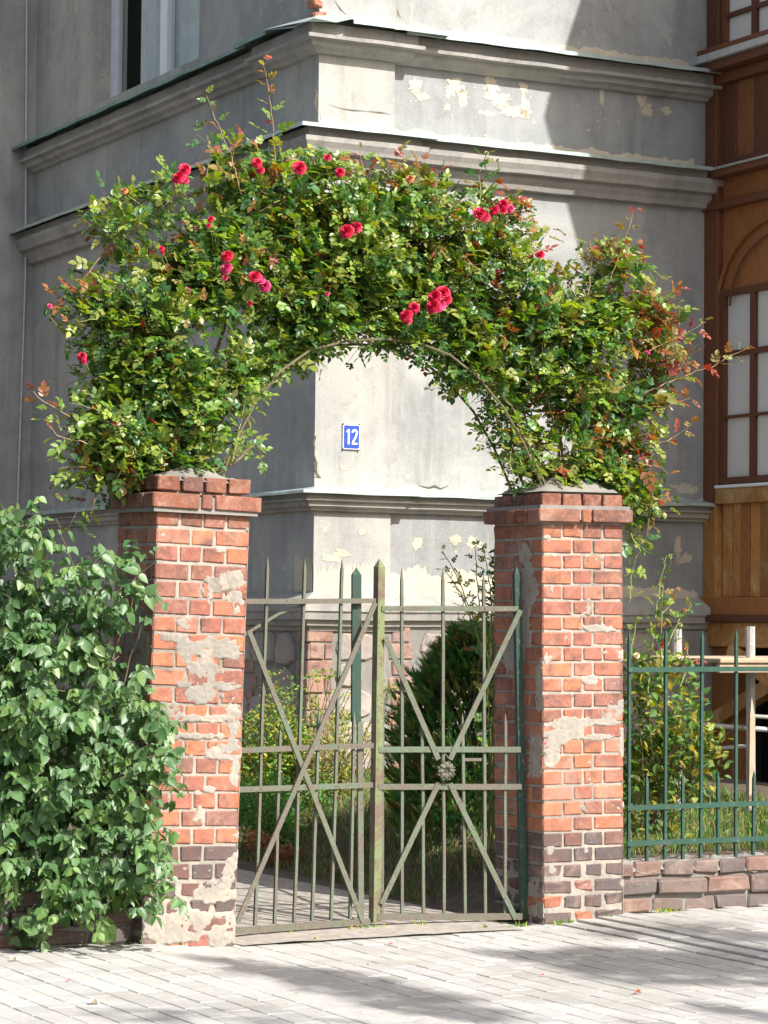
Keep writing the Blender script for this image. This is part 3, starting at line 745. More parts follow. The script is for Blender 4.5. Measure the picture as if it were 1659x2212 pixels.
# front of the porch and its overhanging hipped roof (these throw the big shadow on the wall)
pbox('front_wall', PY, PY+.08, 1.4, 8.5, -.02, 2.2, 'wood'); pbox('flank_top', PY, .05, 7.95, 8.5, 0, .08, 'wood_dark')
b = MB(); b.add([(-.25, PY-.45, 8.85), (2.8, PY-.45, 8.85), (2.8, .05, 8.85), (-.25, .05, 8.85), (.65, PY+.45, 10.65), (2.8, PY+.45, 10.65), (2.8, .05, 10.65), (.65, .05, 10.65),
                 (-.25, PY-.45, 8.75), (2.8, PY-.45, 8.75), (2.8, .05, 8.75), (-.25, .05, 8.75)],
      [(0, 1, 5, 4), (3, 0, 4, 7), (4, 5, 6, 7), (8, 9, 1, 0), (11, 8, 0, 3), (8, 11, 10, 9)]); b.build('roof', M['mortar_dark'], por)
# brackets under the eaves
b = MB(); b.beam((-.01, PY+.02, 7.25), (-.23, PY-.42, 8.76), .09, .09, side=(1, 0, 0)); b.add([(-.23, PY-.42, 8.74), (-.01, PY+.02, 8.74), (-.01, PY+.02, 7.3), (-.20, PY-.42, 8.74), (.02, PY+.02, 8.74), (.02, PY+.02, 7.3)], [(0, 1, 2), (5, 4, 3), (0, 2, 5, 3)]); b.build('eaves_bracket', M['wood_dark'], por)
# brace timbers under the floor
def por_pt(x, y, off): p = on_plane(x, y, C0+UB*(3.42+off), UB)-C0; return (p@UB-3.42, p@VB, p[2])
b = MB(); b.beam(por_pt(1530, 1568, .02), por_pt(1700, 1462, .02), .11, .11, side=(1, 0, 0)); b.build('brace', M['wood_worn_lit'], por)
b = MB(); b.beam(por_pt(1580, 1405, -.06), por_pt(1690, 1490, -.06), .08, .08, side=(1, 0, 0)); b.build('brace', M['wood_worn_lit'], por)
b = MB(); b.box((.55, PY, -.1), (.6, .3, 1.4)); b.box((.1, .06, -.1), (.6, .1, 1.4)); b.build('dark_backing', M['dark'], por)  # near-black sheets standing in for the deep shade under the porch
# ridge of trim bolts: small iron plates
for (x, y) in ((1529, 462), (1528, 1018), (1532, 640)): pass

# ------------------------------------------------------------------ brick pillars
brick_cache = {}
def brick_mesh(sx, sy, sz, k, jit=.0022, bev=.005, mt='brick'):
    key = (round(sx, 3), round(sy, 3), round(sz, 3), k, jit, mt)
    if key not in brick_cache:
        b = MB(); b.cbox((0, 0, 0), (sx, sy, sz), bev, jit, k+17); brick_cache[key] = mesh_from('brick', b.v, b.f, M[mt])
    return brick_cache[key]
def brick_color(zc, rr=rnd):
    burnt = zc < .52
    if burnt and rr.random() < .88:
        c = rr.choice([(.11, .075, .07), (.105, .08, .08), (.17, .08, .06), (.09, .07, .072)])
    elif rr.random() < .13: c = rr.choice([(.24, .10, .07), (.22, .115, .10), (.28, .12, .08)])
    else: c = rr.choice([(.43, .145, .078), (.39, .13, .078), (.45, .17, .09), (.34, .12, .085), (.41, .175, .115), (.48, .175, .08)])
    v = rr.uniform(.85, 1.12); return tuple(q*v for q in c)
def fbm(x, y, s_): return mnoise.noise(Vector((x, y, s_)))+.5*mnoise.noise(Vector((2.1*x, 2.1*y, s_+5)))+.25*mnoise.noise(Vector((4.3*x, 4.3*y, s_+9)))
def pillar(name, corner, zb, ztop, course, lean, label, patches_f, patches_s, seed, Sq=.495):
    root = empty(name, (corner[0], corner[1], zb), label, 'gate pillar', 'brick gate pillars')
    R = Matrix.Rotation(lean, 4, 'Y')@Matrix.Rotation(BE, 4, 'Z'); root.matrix_world = Matrix.Translation((corner[0], corner[1], zb))@R
    Rn = np.array(R.to_3x3()); o3 = np.array([corner[0], corner[1], zb])
    def face_pt(x, y, side):                                       # sight line on the pillar's front (side=0) or flank (side=1)
        n = Rn[:, 0] if side else Rn[:, 1]; p = Rn.T@(on_plane(x, y, o3, n)-o3); return (p[1] if side else p[0]), p[2]
    hgt = ztop-zb; n = int(round(hgt/course)); q = Sq/4; j = .012
    for r_ in range(n):
        z0 = r_*course; zc = z0+course/2; odd = (n-1-r_) % 2
        ex = 0.0
        top = n-1-r_
        if top == 1: ex = .042                                     # projecting cap course
        hb = course-j
        S0, S1 = -ex, Sq+ex
        if top == 1:
            # long bricks of the cap course: stretcher, narrow end, stretcher
            W_ = S1-S0; segs_f = [(S0, S0+.44*W_), (S0+.44*W_, S0+.56*W_), (S0+.56*W_, S1)]; segs_s = [(S0, S0+.22*W_), (S0+.22*W_, S0+.44*W_), (S0+.44*W_, S0+.60*W_), (S0+.60*W_, S0+.80*W_), (S0+.80*W_, S1)]
        elif odd: segs_f = [(0, 1.5*q), (1.5*q, 2.5*q), (2.5*q, 4*q)]; segs_s = [(0, q), (q, 2*q), (2*q, 3*q), (3*q, 4*q)]
        else: segs_f = [(0, q), (q, 2*q), (2*q, 3*q), (3*q, 4*q)]; segs_s = [(0, 1.5*q), (1.5*q, 2.5*q), (2.5*q, 4*q)]
        def put(x0, x1, y0, y1, rough=False):
            x0 += j/2; x1 -= j/2; y0 += j/2; y1 -= j/2
            if abs(x0-S0) < j: x0 = S0
            if abs(x1-S1) < j: x1 = S1
            if abs(y0-S0) < j: y0 = S0
            if abs(y1-S1) < j: y1 = S1
            low = zc < .36
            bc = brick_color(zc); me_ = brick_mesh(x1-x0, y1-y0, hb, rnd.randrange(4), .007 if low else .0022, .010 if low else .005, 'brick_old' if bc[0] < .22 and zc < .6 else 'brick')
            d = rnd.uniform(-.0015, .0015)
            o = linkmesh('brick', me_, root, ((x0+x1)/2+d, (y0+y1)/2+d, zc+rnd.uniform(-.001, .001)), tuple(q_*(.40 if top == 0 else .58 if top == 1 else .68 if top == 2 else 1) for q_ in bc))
            o.rotation_euler = (rnd.uniform(-.006, .006), rnd.uniform(-.006, .006), rnd.uniform(-.012, .012)*(2 if low else 1))
        df = segs_s[0][1]-S0 if top != 1 else .12                  # corner brick depth = first flank segment
        dl = segs_s[-1][1]-segs_s[-1][0] if top != 1 else .12
        for k_, (a, c) in enumerate(segs_f):
            inner = 0 < k_ < len(segs_f)-1
            d_ = .12 if inner else (segs_s[0][1]-segs_s[0][0])
            put(a, c, S0, S0+d_); put(a, c, S1-d_, S1)
        for k_, (a, c) in enumerate(segs_s[1:-1]):
            put(S0, S0+.12, a, c); put(S1-.12, S1, a, c)
    # mortar core, with raised repair patches
    core = MB(); m = .035; core.box((m, m, 0), (Sq-m, Sq-m, hgt-.01)); core.build('core', M['mortar'], root)
    core = MB(); core.box((-.028, -.028, hgt-2*course), (Sq+.028, Sq+.028, hgt-course-.006)); core.build('cap_bed', M['mortar_wall'], root)
    def mortar_sheet(side, patches, back=False):
        nu, nz = (100, 430) if not back else (6, 8); ht = hgt-2*course-.002
        pp = [( *face_pt(x, y, side), rx, ry) for x, y, rx, ry in patches]; sc_ = 5600/np.linalg.norm(o3[:2])
        V = np.zeros((nu+1, nz+1, 3)); Pm = []
        for (a, z, rx, ry) in pp: Pm.append((a, z, rx/sc_/(.88 if not side else .46), ry/sc_))
        for i in range(nu+1):
            a = Sq*i/nu
            for k_ in range(nz+1):
                z = ht*k_/nz; dep = .0075
                if not back:
                    nz_ = fbm(a*9, z*9, seed+side*7); dep += .0025*mnoise.noise(Vector((a*40, z*40, seed)))
                    best = -9
                    for (ca, cz, ra, rz) in Pm:
                        t = 1-sqrt(((a-ca)/ra)**2+((z-cz)/rz)**2); best = max(best, t)
                    g_ = best*.9+nz_*.62+.28*mnoise.noise(Vector((a*38, z*38, seed+11)))+.04
                    if nz_ > .62: g_ = max(g_, (nz_-.62)*1.5+.1*mnoise.noise(Vector((a*38, z*38, seed+11))))
                    if g_ > 0: dep = dep-min(1, g_/.10)*(.0090+.0022*mnoise.noise(Vector((a*14, z*14, seed+3)))+.0015*mnoise.noise(Vector((a*70, z*70, seed+3))))
                e = .006 if (i in (0, nu)) and dep > 0 else 0
                V[i, k_] = (dep, a, z) if side == 1 else ((Sq-dep, a, z) if side == 2 else ((a, dep, z) if side == 0 else (a, Sq-dep, z)))
                if i == 0 and side in (0, 3): V[i, k_][0] += .004
        idx = np.arange((nu+1)*(nz+1)).reshape(nu+1, nz+1)
        Fc = np.stack([idx[:-1, :-1], idx[1:, :-1], idx[1:, 1:], idx[:-1, 1:]], -1).reshape(-1, 4)
        if side in (1, 3): Fc = Fc[:, ::-1]
        linkmesh('mortar', np_mesh('mortar', V.reshape(-1, 3), Fc, M['mortar'], smooth=True), root)
    mortar_sheet(0, patches_f); mortar_sheet(1, patches_s); mortar_sheet(2, [], True); mortar_sheet(3, [], True)
    # sloped mortar flaunching on top
    nn = 14; V = []; Fq = []
    for i in range(nn+1):
        for k_ in range(nn+1):
            a = Sq*i/nn; c = Sq*k_/nn; e = min(a, Sq-a, c, Sq-c)/(Sq/2)
            V.append((a+.004*sin(k_*3), c, hgt-.014+.075*min(1, e*1.5)+.018*mnoise.noise(Vector((a*14, c*14, seed)))*min(1, e*4)))
    for i in range(nn):
        for k_ in range(nn): t = i*(nn+1)+k_; Fq.append((t, t+nn+1, t+nn+2, t+1))
    linkmesh('mortar_cap', mesh_from('mortar_cap', V, Fq, M['mortar_wall'], True), root)
    return root, face_pt
PLF = [(490, 1258, 40, 22), (505, 1300, 22, 30), (365, 1378, 30, 14), (400, 1346, 16, 14), (455, 1402, 72, 22), (440, 1445, 32, 36), (395, 1475, 22, 16), (425, 1500, 40, 22),
       (490, 1482, 45, 9), (370, 1545, 30, 26), (440, 1552, 85, 9), (505, 1570, 16, 60), (430, 1590, 80, 9), (490, 1625, 42, 20), (508, 1665, 10, 40), (495, 1890, 16, 40),
       (465, 1930, 50, 22), (400, 1985, 120, 22), (360, 2010, 110, 24), (480, 2015, 40, 30), (455, 1705, 12, 8)]
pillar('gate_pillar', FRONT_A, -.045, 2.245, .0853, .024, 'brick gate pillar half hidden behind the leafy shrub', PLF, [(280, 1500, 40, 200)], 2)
PRF = [(1289, 1358, 42, 8), (1339, 1415, 15, 14), (1272, 1470, 16, 11), (1325, 1530, 26, 26), (1300, 1560, 40, 9), (1231, 1566, 62, 16), (1220, 1585, 55, 18), (1193, 1628, 18, 26), (1344, 1605, 8, 34), (1290, 1592, 50, 7),
       (1185, 1420, 10, 20)]
PRS = [(1131, 1198, 12, 20), (1143, 1263, 14, 46), (1134, 1360, 10, 60), (1099, 1415, 16, 44), (1166, 1470, 8, 50), (1154, 1632, 15, 50), (1150, 1950, 22, 46)]
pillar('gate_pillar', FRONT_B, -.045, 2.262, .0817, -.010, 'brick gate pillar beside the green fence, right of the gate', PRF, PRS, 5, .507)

# ------------------------------------------------------------------ low walls
def low_wall(name, p0, L, ztop, label, dirn, seed, zb=-.02):
    root = empty(name, p0, label, 'low wall', 'low brick walls along the pavement')
    R = Matrix.Translation((p0[0], p0[1], 0))@Matrix.Rotation(BE, 4, 'Z'); root.matrix_world = R
    r = random.Random(seed)
    rows = [(-.01, .082, .020, .24), (.082, .088, -.006, .29), (.180, .080, .030, .20)]
    for k, (z0, hh, y0, wl) in enumerate(rows):
        if z0+hh > ztop+.02: break
        x = -.04*k if dirn > 0 else 0
        while x < L:
            w_ = wl*r.uniform(.8, 1.15)
            if w_ > L-x: w_ = L-x
            if w_ < .03: break
            b = MB(); b.cbox((0, 0, 0), (w_-.010, .16, hh-.004), .009, .007, r.randrange(999))
            c = r.choice([(.17, .125, .11), (.14, .11, .10), (.125, .105, .10), (.22, .13, .10), (.115, .095, .09)])
            o = b.build('brick', M['brick_old'], root, color=c); o.location = (dirn*(x+w_/2), y0+.08+r.uniform(-.004, .004), zb+.018+z0+hh/2+r.uniform(-.003, .003))
            o.rotation_euler = (0, r.uniform(-.012, .012), r.uniform(-.01, .01)); x += w_
    b = MB(); b.box((0 if dirn > 0 else -L, .030, -.1), (L if dirn > 0 else 0, .30, zb+.018+.085)); b.box((0 if dirn > 0 else -L, .052, .08), (L if dirn > 0 else 0, .30, ztop-.03)); b.build('mortar_core', M['mortar_wall'], root)
    # crumbling top
    nn = int(L/.03); V = []; Fq = []
    for i in range(nn+1):
        for k_ in range(9):
            x = dirn*L*i/nn; y = .035+.27*k_/8
            z = ztop-.03+.030*fbm(x*6, y*9, seed)+.012*fbm(x*22, y*22, seed+2)-(.055 if k_ in (0, 8) else 0)
            V.append((x, y, z))
    for i in range(nn):
        for k_ in range(8): t = i*9+k_; Fq.append((t, t+9, t+10, t+1) if dirn > 0 else (t, t+1, t+10, t+9))
    linkmesh('crumbling_top', mesh_from('crumbling_top', V, Fq, M['mortar_wall'], False), root)
    return root
WR = at(1354, 1322, 13.95); WR[2] = 0
low_wall('low_brick_wall', WR+VB*.04, 3.2, .285, 'low crumbling brick wall carrying the green iron fence', 1, 4)
WL = at(318, 1322, 12.5); WL[2] = 0
low_wall('low_brick_wall', WL+VB*.10, 3.0, .27, 'low plastered brick wall in shade under the leafy shrub', -1, 9)

# ------------------------------------------------------------------ gate leaves
def Dl(x): return 13.0+(x-507)/(806-507)*.5
def Dr(x): return 13.5+(x-822)/(1125-822)*.32
def leaf_root(name, x, y, D, label):
    p = at(x, y, D); return empty(name, p, label, 'gate leaf', 'iron gate leaves'), p
gl_, gp = leaf_root('gate_leaf', 656, 2000, Dl(656), 'rusty iron gate leaf with plain crossed braces beside the shrub side pillar')
gside = at(806, 1500, 13.5)-at(507, 1500, 13.0); gside[2] = 0; gside /= np.linalg.norm(gside); gn = np.array([gside[1], -gside[0], 0])   # towards the street
def gbar(root, o, name, x0, y0, x1, y1, Df, w_, t_, mat, off=0, point=0, side=None, nrm=None, nseg=1, wob=0):
    p0 = at(x0, y0, Df(x0))+nrm*off; p1 = at(x1, y1, Df(x1))+nrm*off
    b = MB(); d = p1-p0; sd = np.cross(d/np.linalg.norm(d), nrm)
    b.beam(p0, p1, w_, t_, side=sd, point=point, nseg=nseg, wob=wob); return b.build(name, M[mat], root, off=o)
A_ = (gl_, gp)
long_l = [(130, 1178, 205, 40), (345, 1160, 413, 50), (548, 1145, 622, 55)]
def c4(x, y): return ((780+x*.6148)*.64, (2400+y*.6148)*.64)
def c3(x, y): return ((780+x*.603)*.64, (1850+y*.603)*.64)
for (bx, by, tx, ty) in long_l:
    gbar(*A_, 'bar', *c4(bx, by), *c3(tx, ty), Dl, .0150, .015, 'iron', 0, .07, nrm=gn, nseg=5, wob=.002)
for (bx, by, tx, ty) in [(238, 1168, 276, 985), (443, 1152, 492, 905), (652, 1140, 688, 905)]:
    gbar(*A_, 'bar', *c4(bx, by), *c3(tx, ty), Dl, .0150, .015, 'iron', 0, .06, nrm=gn, nseg=5, wob=.002)
gbar(*A_, 'bar', *c4(553, 1145), *c4(560, 862), Dl, .014, .014, 'iron', -.018, .05, nrm=gn) if False else None
gbar(*A_, 'rail', 518, 1299, 808, 1298, Dl, .026, .010, 'iron_rust', .0135, nrm=gn, nseg=4, wob=.001)
gbar(*A_, 'rail', 506, 1621, 806, 1610, Dl, .028, .010, 'iron_rust', .0135, nrm=gn, nseg=4, wob=.001)
gbar(*A_, 'rail', 498, 1706, 803, 1695, Dl, .028, .010, 'iron', .0135, nrm=gn, nseg=4, wob=.001)
gbar(*A_, 'bottom_rail', 492, 2011, 795, 1990, Dl, .032, .012, 'iron_rust', .0145, nrm=gn, nseg=3, wob=.001)
gbar(*A_, 'diagonal_brace', 532, 1362, 779, 1991, Dl, .027, .008, 'iron', .0235, nrm=gn, nseg=3, wob=.002)
gbar(*A_, 'diagonal_brace', 803, 1302, 505, 1992, Dl, .027, .008, 'iron_rust', .0325, nrm=gn, nseg=3, wob=.002)
gbar(*A_, 'meeting_post', 806, 1992, 817, 1206, Dl, .044, .044, 'iron_post', .012, .045, nrm=gn, nseg=6, wob=.001)
gbar(*A_, 'hinge_post', 488, 2000, 505, 1250, Dl, .035, .035, 'iron', -.02, nrm=gn)
gbar(*A_, 'stay', 533, 1372, 610, 1325, Dl, .013, .013, 'iron', -.03, nrm=gn); gbar(*A_, 'stay', 610, 1325, 668, 1303, Dl, .013, .013, 'iron', -.03, nrm=gn)
b = MB()
for (x, y) in [(574, 1300), (656, 1299), (735, 1299), (566, 1619), (648, 1616), (727, 1613), (768, 1611), (560, 1703), (640, 1700), (720, 1698)]:
    p = at(x, y, Dl(x))+gn*.018; b.tube([p, p+gn*.006], .006, .004, k=6)
b.build('rivets', M['iron_rust'], gl_, off=gp)
gr_, hp = leaf_root('gate_leaf', 970, 1990, Dr(970), 'green iron gate leaf with cast rosette at its crossed braces')
hside = at(1125, 1500, 13.82)-at(822, 1500, 13.5); hside[2] = 0; hside /= np.linalg.norm(hside); hn = np.array([hside[1], -hside[0], 0])
B2 = (gr_, hp)
for (bx, by, tx, ty) in [(938, 1125, 955, 105), (1168, 1120, 1185, 105), (1395, 1118, 1413, 130)]:
    gbar(*B2, 'bar', *c4(bx, by), *c3(tx, ty), Dr, .0150, .015, 'iron', 0, .07, nrm=hn, nseg=5, wob=.002)
for (bx, by, tx, ty) in [(1056, 1122, 1068, 925), (1284, 1120, 1295, 920), (1503, 1118, 1535, 920), (828, 1128, 848, 800)]:
    gbar(*B2, 'bar', *c4(bx, by), *c3(tx, ty), Dr, .0150, .015, 'iron', 0, .06, nrm=hn, nseg=5, wob=.002)
gbar(*B2, 'rail', 822, 1315, 1117, 1315, Dr, .027, .010, 'iron', .0135, nrm=hn, nseg=4, wob=.001)
gbar(*B2, 'rail', 815, 1619, 1122, 1619, Dr, .030, .010, 'iron', .0135, nrm=hn, nseg=4, wob=.001)
gbar(*B2, 'rail', 815, 1699, 1124, 1699, Dr, .030, .010, 'iron_rust', .0135, nrm=hn, nseg=4, wob=.001)
gbar(*B2, 'bottom_rail', 812, 1980, 1125, 1979, Dr, .034, .012, 'iron_rust', .0145, nrm=hn)
for q in ((829, 1377, 943, 1640), (1120, 1318, 968, 1640), (820, 1952, 944, 1690), (1110, 1984, 968, 1692)):
    gbar(*B2, 'diagonal_brace', *q, Dr, .028, .008, 'iron', .0235, nrm=hn, nseg=2, wob=.001)
gbar(*B2, 'hinge_post', 1133, 1986, 1118, 1224, Dr, .038, .03, 'iron_dark', -.012, .04, nrm=hn, nseg=3, wob=.002)
gbar(*B2, 'meeting_post', 781, 1984, 779, 1560, Dr, .030, .02, 'iron', -.012, nrm=hn); gbar(*B2, 'meeting_bar', 772, 1560, 773, 1225, Dr, .050, .02, 'iron_dark', -.02, .04, nrm=hn)
gbar(*B2, 'latch_bolt', 1004, 1641, 1046, 1641, Dr, .016, .02, 'iron_rust', -.015, nrm=hn)
b = MB()
for x in (868, 957, 1045):
    for y in (1315, 1619, 1699): p = at(x-(3 if y > 1600 else 0), y, Dr(x))+hn*.018; b.tube([p, p+hn*.006], .006, .004, k=6)
b.build('rivets', M['iron_rust'], gr_, off=hp)
# cast rosette
cR = at(956, 1664, Dr(956))+hn*.045; Rr = .042; V = []; Fq = []; nr, na = 9, 48; up = np.array([0, 0, 1.])
for i in range(nr+1):
    t = i/nr
    for k in range(na):
        a = 2*pi*k/na; lobe = abs(cos(4*a)); r_ = Rr*t*(1+.16*(lobe-.5)*t*t*2+.05*sin(16*a)*t)
        h_ = .018*(1-(2*abs(t-.62))**2*.9)*(.55+.45*lobe)+(.012*(1-t/.2) if t < .2 else 0)-(.010 if .2 < t < .36 else 0)+(.005*sin(16*a) if t > .75 else 0)
        V.append(cR+hside*r_*cos(a)+up*r_*sin(a)+hn*h_)
for i in range(nr):
    for k in range(na): Fq.append((i*na+k, (i+1)*na+k, (i+1)*na+(k+1) % na, i*na+(k+1) % na))
o = linkmesh('rosette', mesh_from('rosette', np.array(V)-hp, Fq, M['iron_rust'], True), gr_)
b = MB()
for k in range(8):
    a = 2*pi*(k+.5)/8; p = cR+hside*Rr*1.12*cos(a)+up*Rr*1.12*sin(a); b.tube([p-hn*.012, p+hn*.010], .009, .005, k=6)
b.tube([cR-hn*.03, cR-hn*.005], .034, .036, k=14)
b.build('rosette_knobs', M['iron_rust'], gr_, off=hp)

# ------------------------------------------------------------------ green fence on the right
fe = empty('iron_fence', WR+VB*.17+np.array([0, 0, .27]), 'green iron fence of pointed bars standing on the low wall', 'fence'); fp = WR+VB*.17+np.array([0, 0, .27])
def fD(x):                                                          # distance of the fence plane under image column x
    return on_plane(x, 1600, WR+VB*.17, VB)[1]
def fz(y, x): return at(x, y, fD(x))[2]
zl, zsh, zt = fz(1358, 1440), fz(1667, 1475), fz(1358, 1440)
xs_long = [1360, 1439.5, 1516, 1592, 1669]; xs_short = [1400, 1475, 1554.5, 1630, 1708]
def f_at(x, z): d = fD(x); p = at(x, 1500, d); p[2] = z; return p
pitch = np.linalg.norm((f_at(1592, 0)-f_at(1439.5, 0))[:2])/2; s0 = (f_at(1360, 0)-fp)@UB
z1_, z2_, z3_ = fz(1446, 1440), fz(1742, 1440), fz(1819, 1440)
for k in range(14):
    for sh_k in (0, 1):
        s_ = s0+pitch*(k+.5*sh_k); base = fp+UB*s_; top = zsh if sh_k else zt; top += rnd.uniform(-.006, .006)
        b = MB(); b.beam((base[0], base[1], .24), (base[0]+rnd.uniform(-.004, .004), base[1], top), .016, .016, side=UB, point=.05)
        b.build('bar', M['fence_green'], fe, off=fp)
for z_ in (z1_, z2_, z3_):
    b = MB(); a = fp+UB*(s0-.02)-VB*.014; c = fp+UB*(s0+pitch*13.6)-VB*.014; b.beam((a[0], a[1], z_), (c[0], c[1], z_+.004), .028, .010, side=(0, 0, 1), nseg=12, wob=.001)
    b.build('rail', M['fence_green'], fe, off=fp)

# ------------------------------------------------------------------ iron arch over the gate
def Da(x): return 12.95+(x-430)/(1260-430)*1.2
ARC = [(452, 1030), (478, 960), (520, 880), (575, 808), (640, 762), (720, 742), (800, 738), (870, 746), (940, 772), (1000, 820), (1055, 885), (1100, 965), (1138, 1055)]
ap = at(800, 738, Da(800)); arch = empty('rose_arch', ap, 'thin dark iron arch between the pillars hidden in the roses', 'arch')
for off in (-.16, .16):
    b = MB(); pts = []
    for i in range(len(ARC)-1):
        for t in (0, .25, .5, .75): x = ARC[i][0]*(1-t)+ARC[i+1][0]*t; y = ARC[i][1]*(1-t)+ARC[i+1][1]*t; pts.append(at(x, y, Da(x))+VB*off)
    pts.append(at(*ARC[-1], Da(ARC[-1][0]))+VB*off); b.tube(pts, .007, k=6); b.build('arch_rod', M['stem'], arch, off=ap)
for (x, y) in ARC[1:-1:2]:
    b = MB(); p = at(x, y, Da(x)); b.tube([p-VB*.16, p+VB*.16], .005, k=5); b.build('cross_tie', M['stem'], arch, off=ap)

# ------------------------------------------------------------------ foliage engine
def nrmz(a): return a/(np.linalg.norm(a, axis=-1, keepdims=True)+1e-9)
LEAF8 = np.array([(0, 0, 0), (-.36, .28, 0), (-.42, .55, 0), (-.2, .83, 0), (0, 1, 0), (.2, .83, 0), (.42, .55, 0), (.36, .28, 0), (0, .3, 0), (0, .62, 0)])
LEAFF = [(0, 8, 1), (0, 7, 8), (1, 8, 2), (8, 9, 2), (2, 9, 3), (9, 4, 3), (7, 6, 8), (8, 6, 9), (6, 5, 9), (9, 5, 4)]
HEART = np.array([(0, 0, 0), (-.38, .16, 0), (-.47, .42, 0), (-.27, .76, 0), (0, 1.05, 0), (.27, .76, 0), (.47, .42, 0), (.38, .16, 0), (0, .28, 0), (0, .62, 0)])
def leaves_mesh(name, P, Dn, Nn, L, Wr, colr, mat, shape=LEAF8, fold=.14, curl=.10):
    """one small blade per row: foot P, direction Dn, upper side Nn, length L, width ratio Wr"""
    P = np.asarray(P); Dn = nrmz(np.asarray(Dn)); Nn = np.asarray(Nn); Nn = nrmz(Nn-Dn*np.sum(Nn*Dn, -1, keepdims=True)); Sd = np.cross(Dn, Nn)
    n = len(P); k = len(shape); L = np.asarray(L)[:, None]; Wr = np.asarray(Wr)[:, None]
    V = np.zeros((n, k, 3)); fo = rng.uniform(.5, 1.5, (n, 1))*fold; cu_ = rng.uniform(-.3, 1.6, (n, 1))*curl
    for q, (x, y, _) in enumerate(shape):
        z = abs(x)*fo*2-y*y*cu_
        V[:, q] = P+Sd*(x*L*Wr)+Dn*(y*L)+Nn*(z*L)
    Fc = (np.arange(n)[:, None, None]*k+np.array(LEAFF)[None]).reshape(-1, 3)
    return np_mesh(name, V.reshape(-1, 3), Fc, mat, np.repeat(np.asarray(colr), k, 0))
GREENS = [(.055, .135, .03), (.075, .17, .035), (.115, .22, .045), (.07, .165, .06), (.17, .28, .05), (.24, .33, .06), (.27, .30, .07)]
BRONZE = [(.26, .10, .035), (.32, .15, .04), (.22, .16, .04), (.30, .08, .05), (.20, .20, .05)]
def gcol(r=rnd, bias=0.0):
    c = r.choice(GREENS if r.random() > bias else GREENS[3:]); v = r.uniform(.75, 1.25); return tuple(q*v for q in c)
def bcol(r=rnd):
    c = r.choice(BRONZE); v = r.uniform(.8, 1.25); return tuple(q*v for q in c)
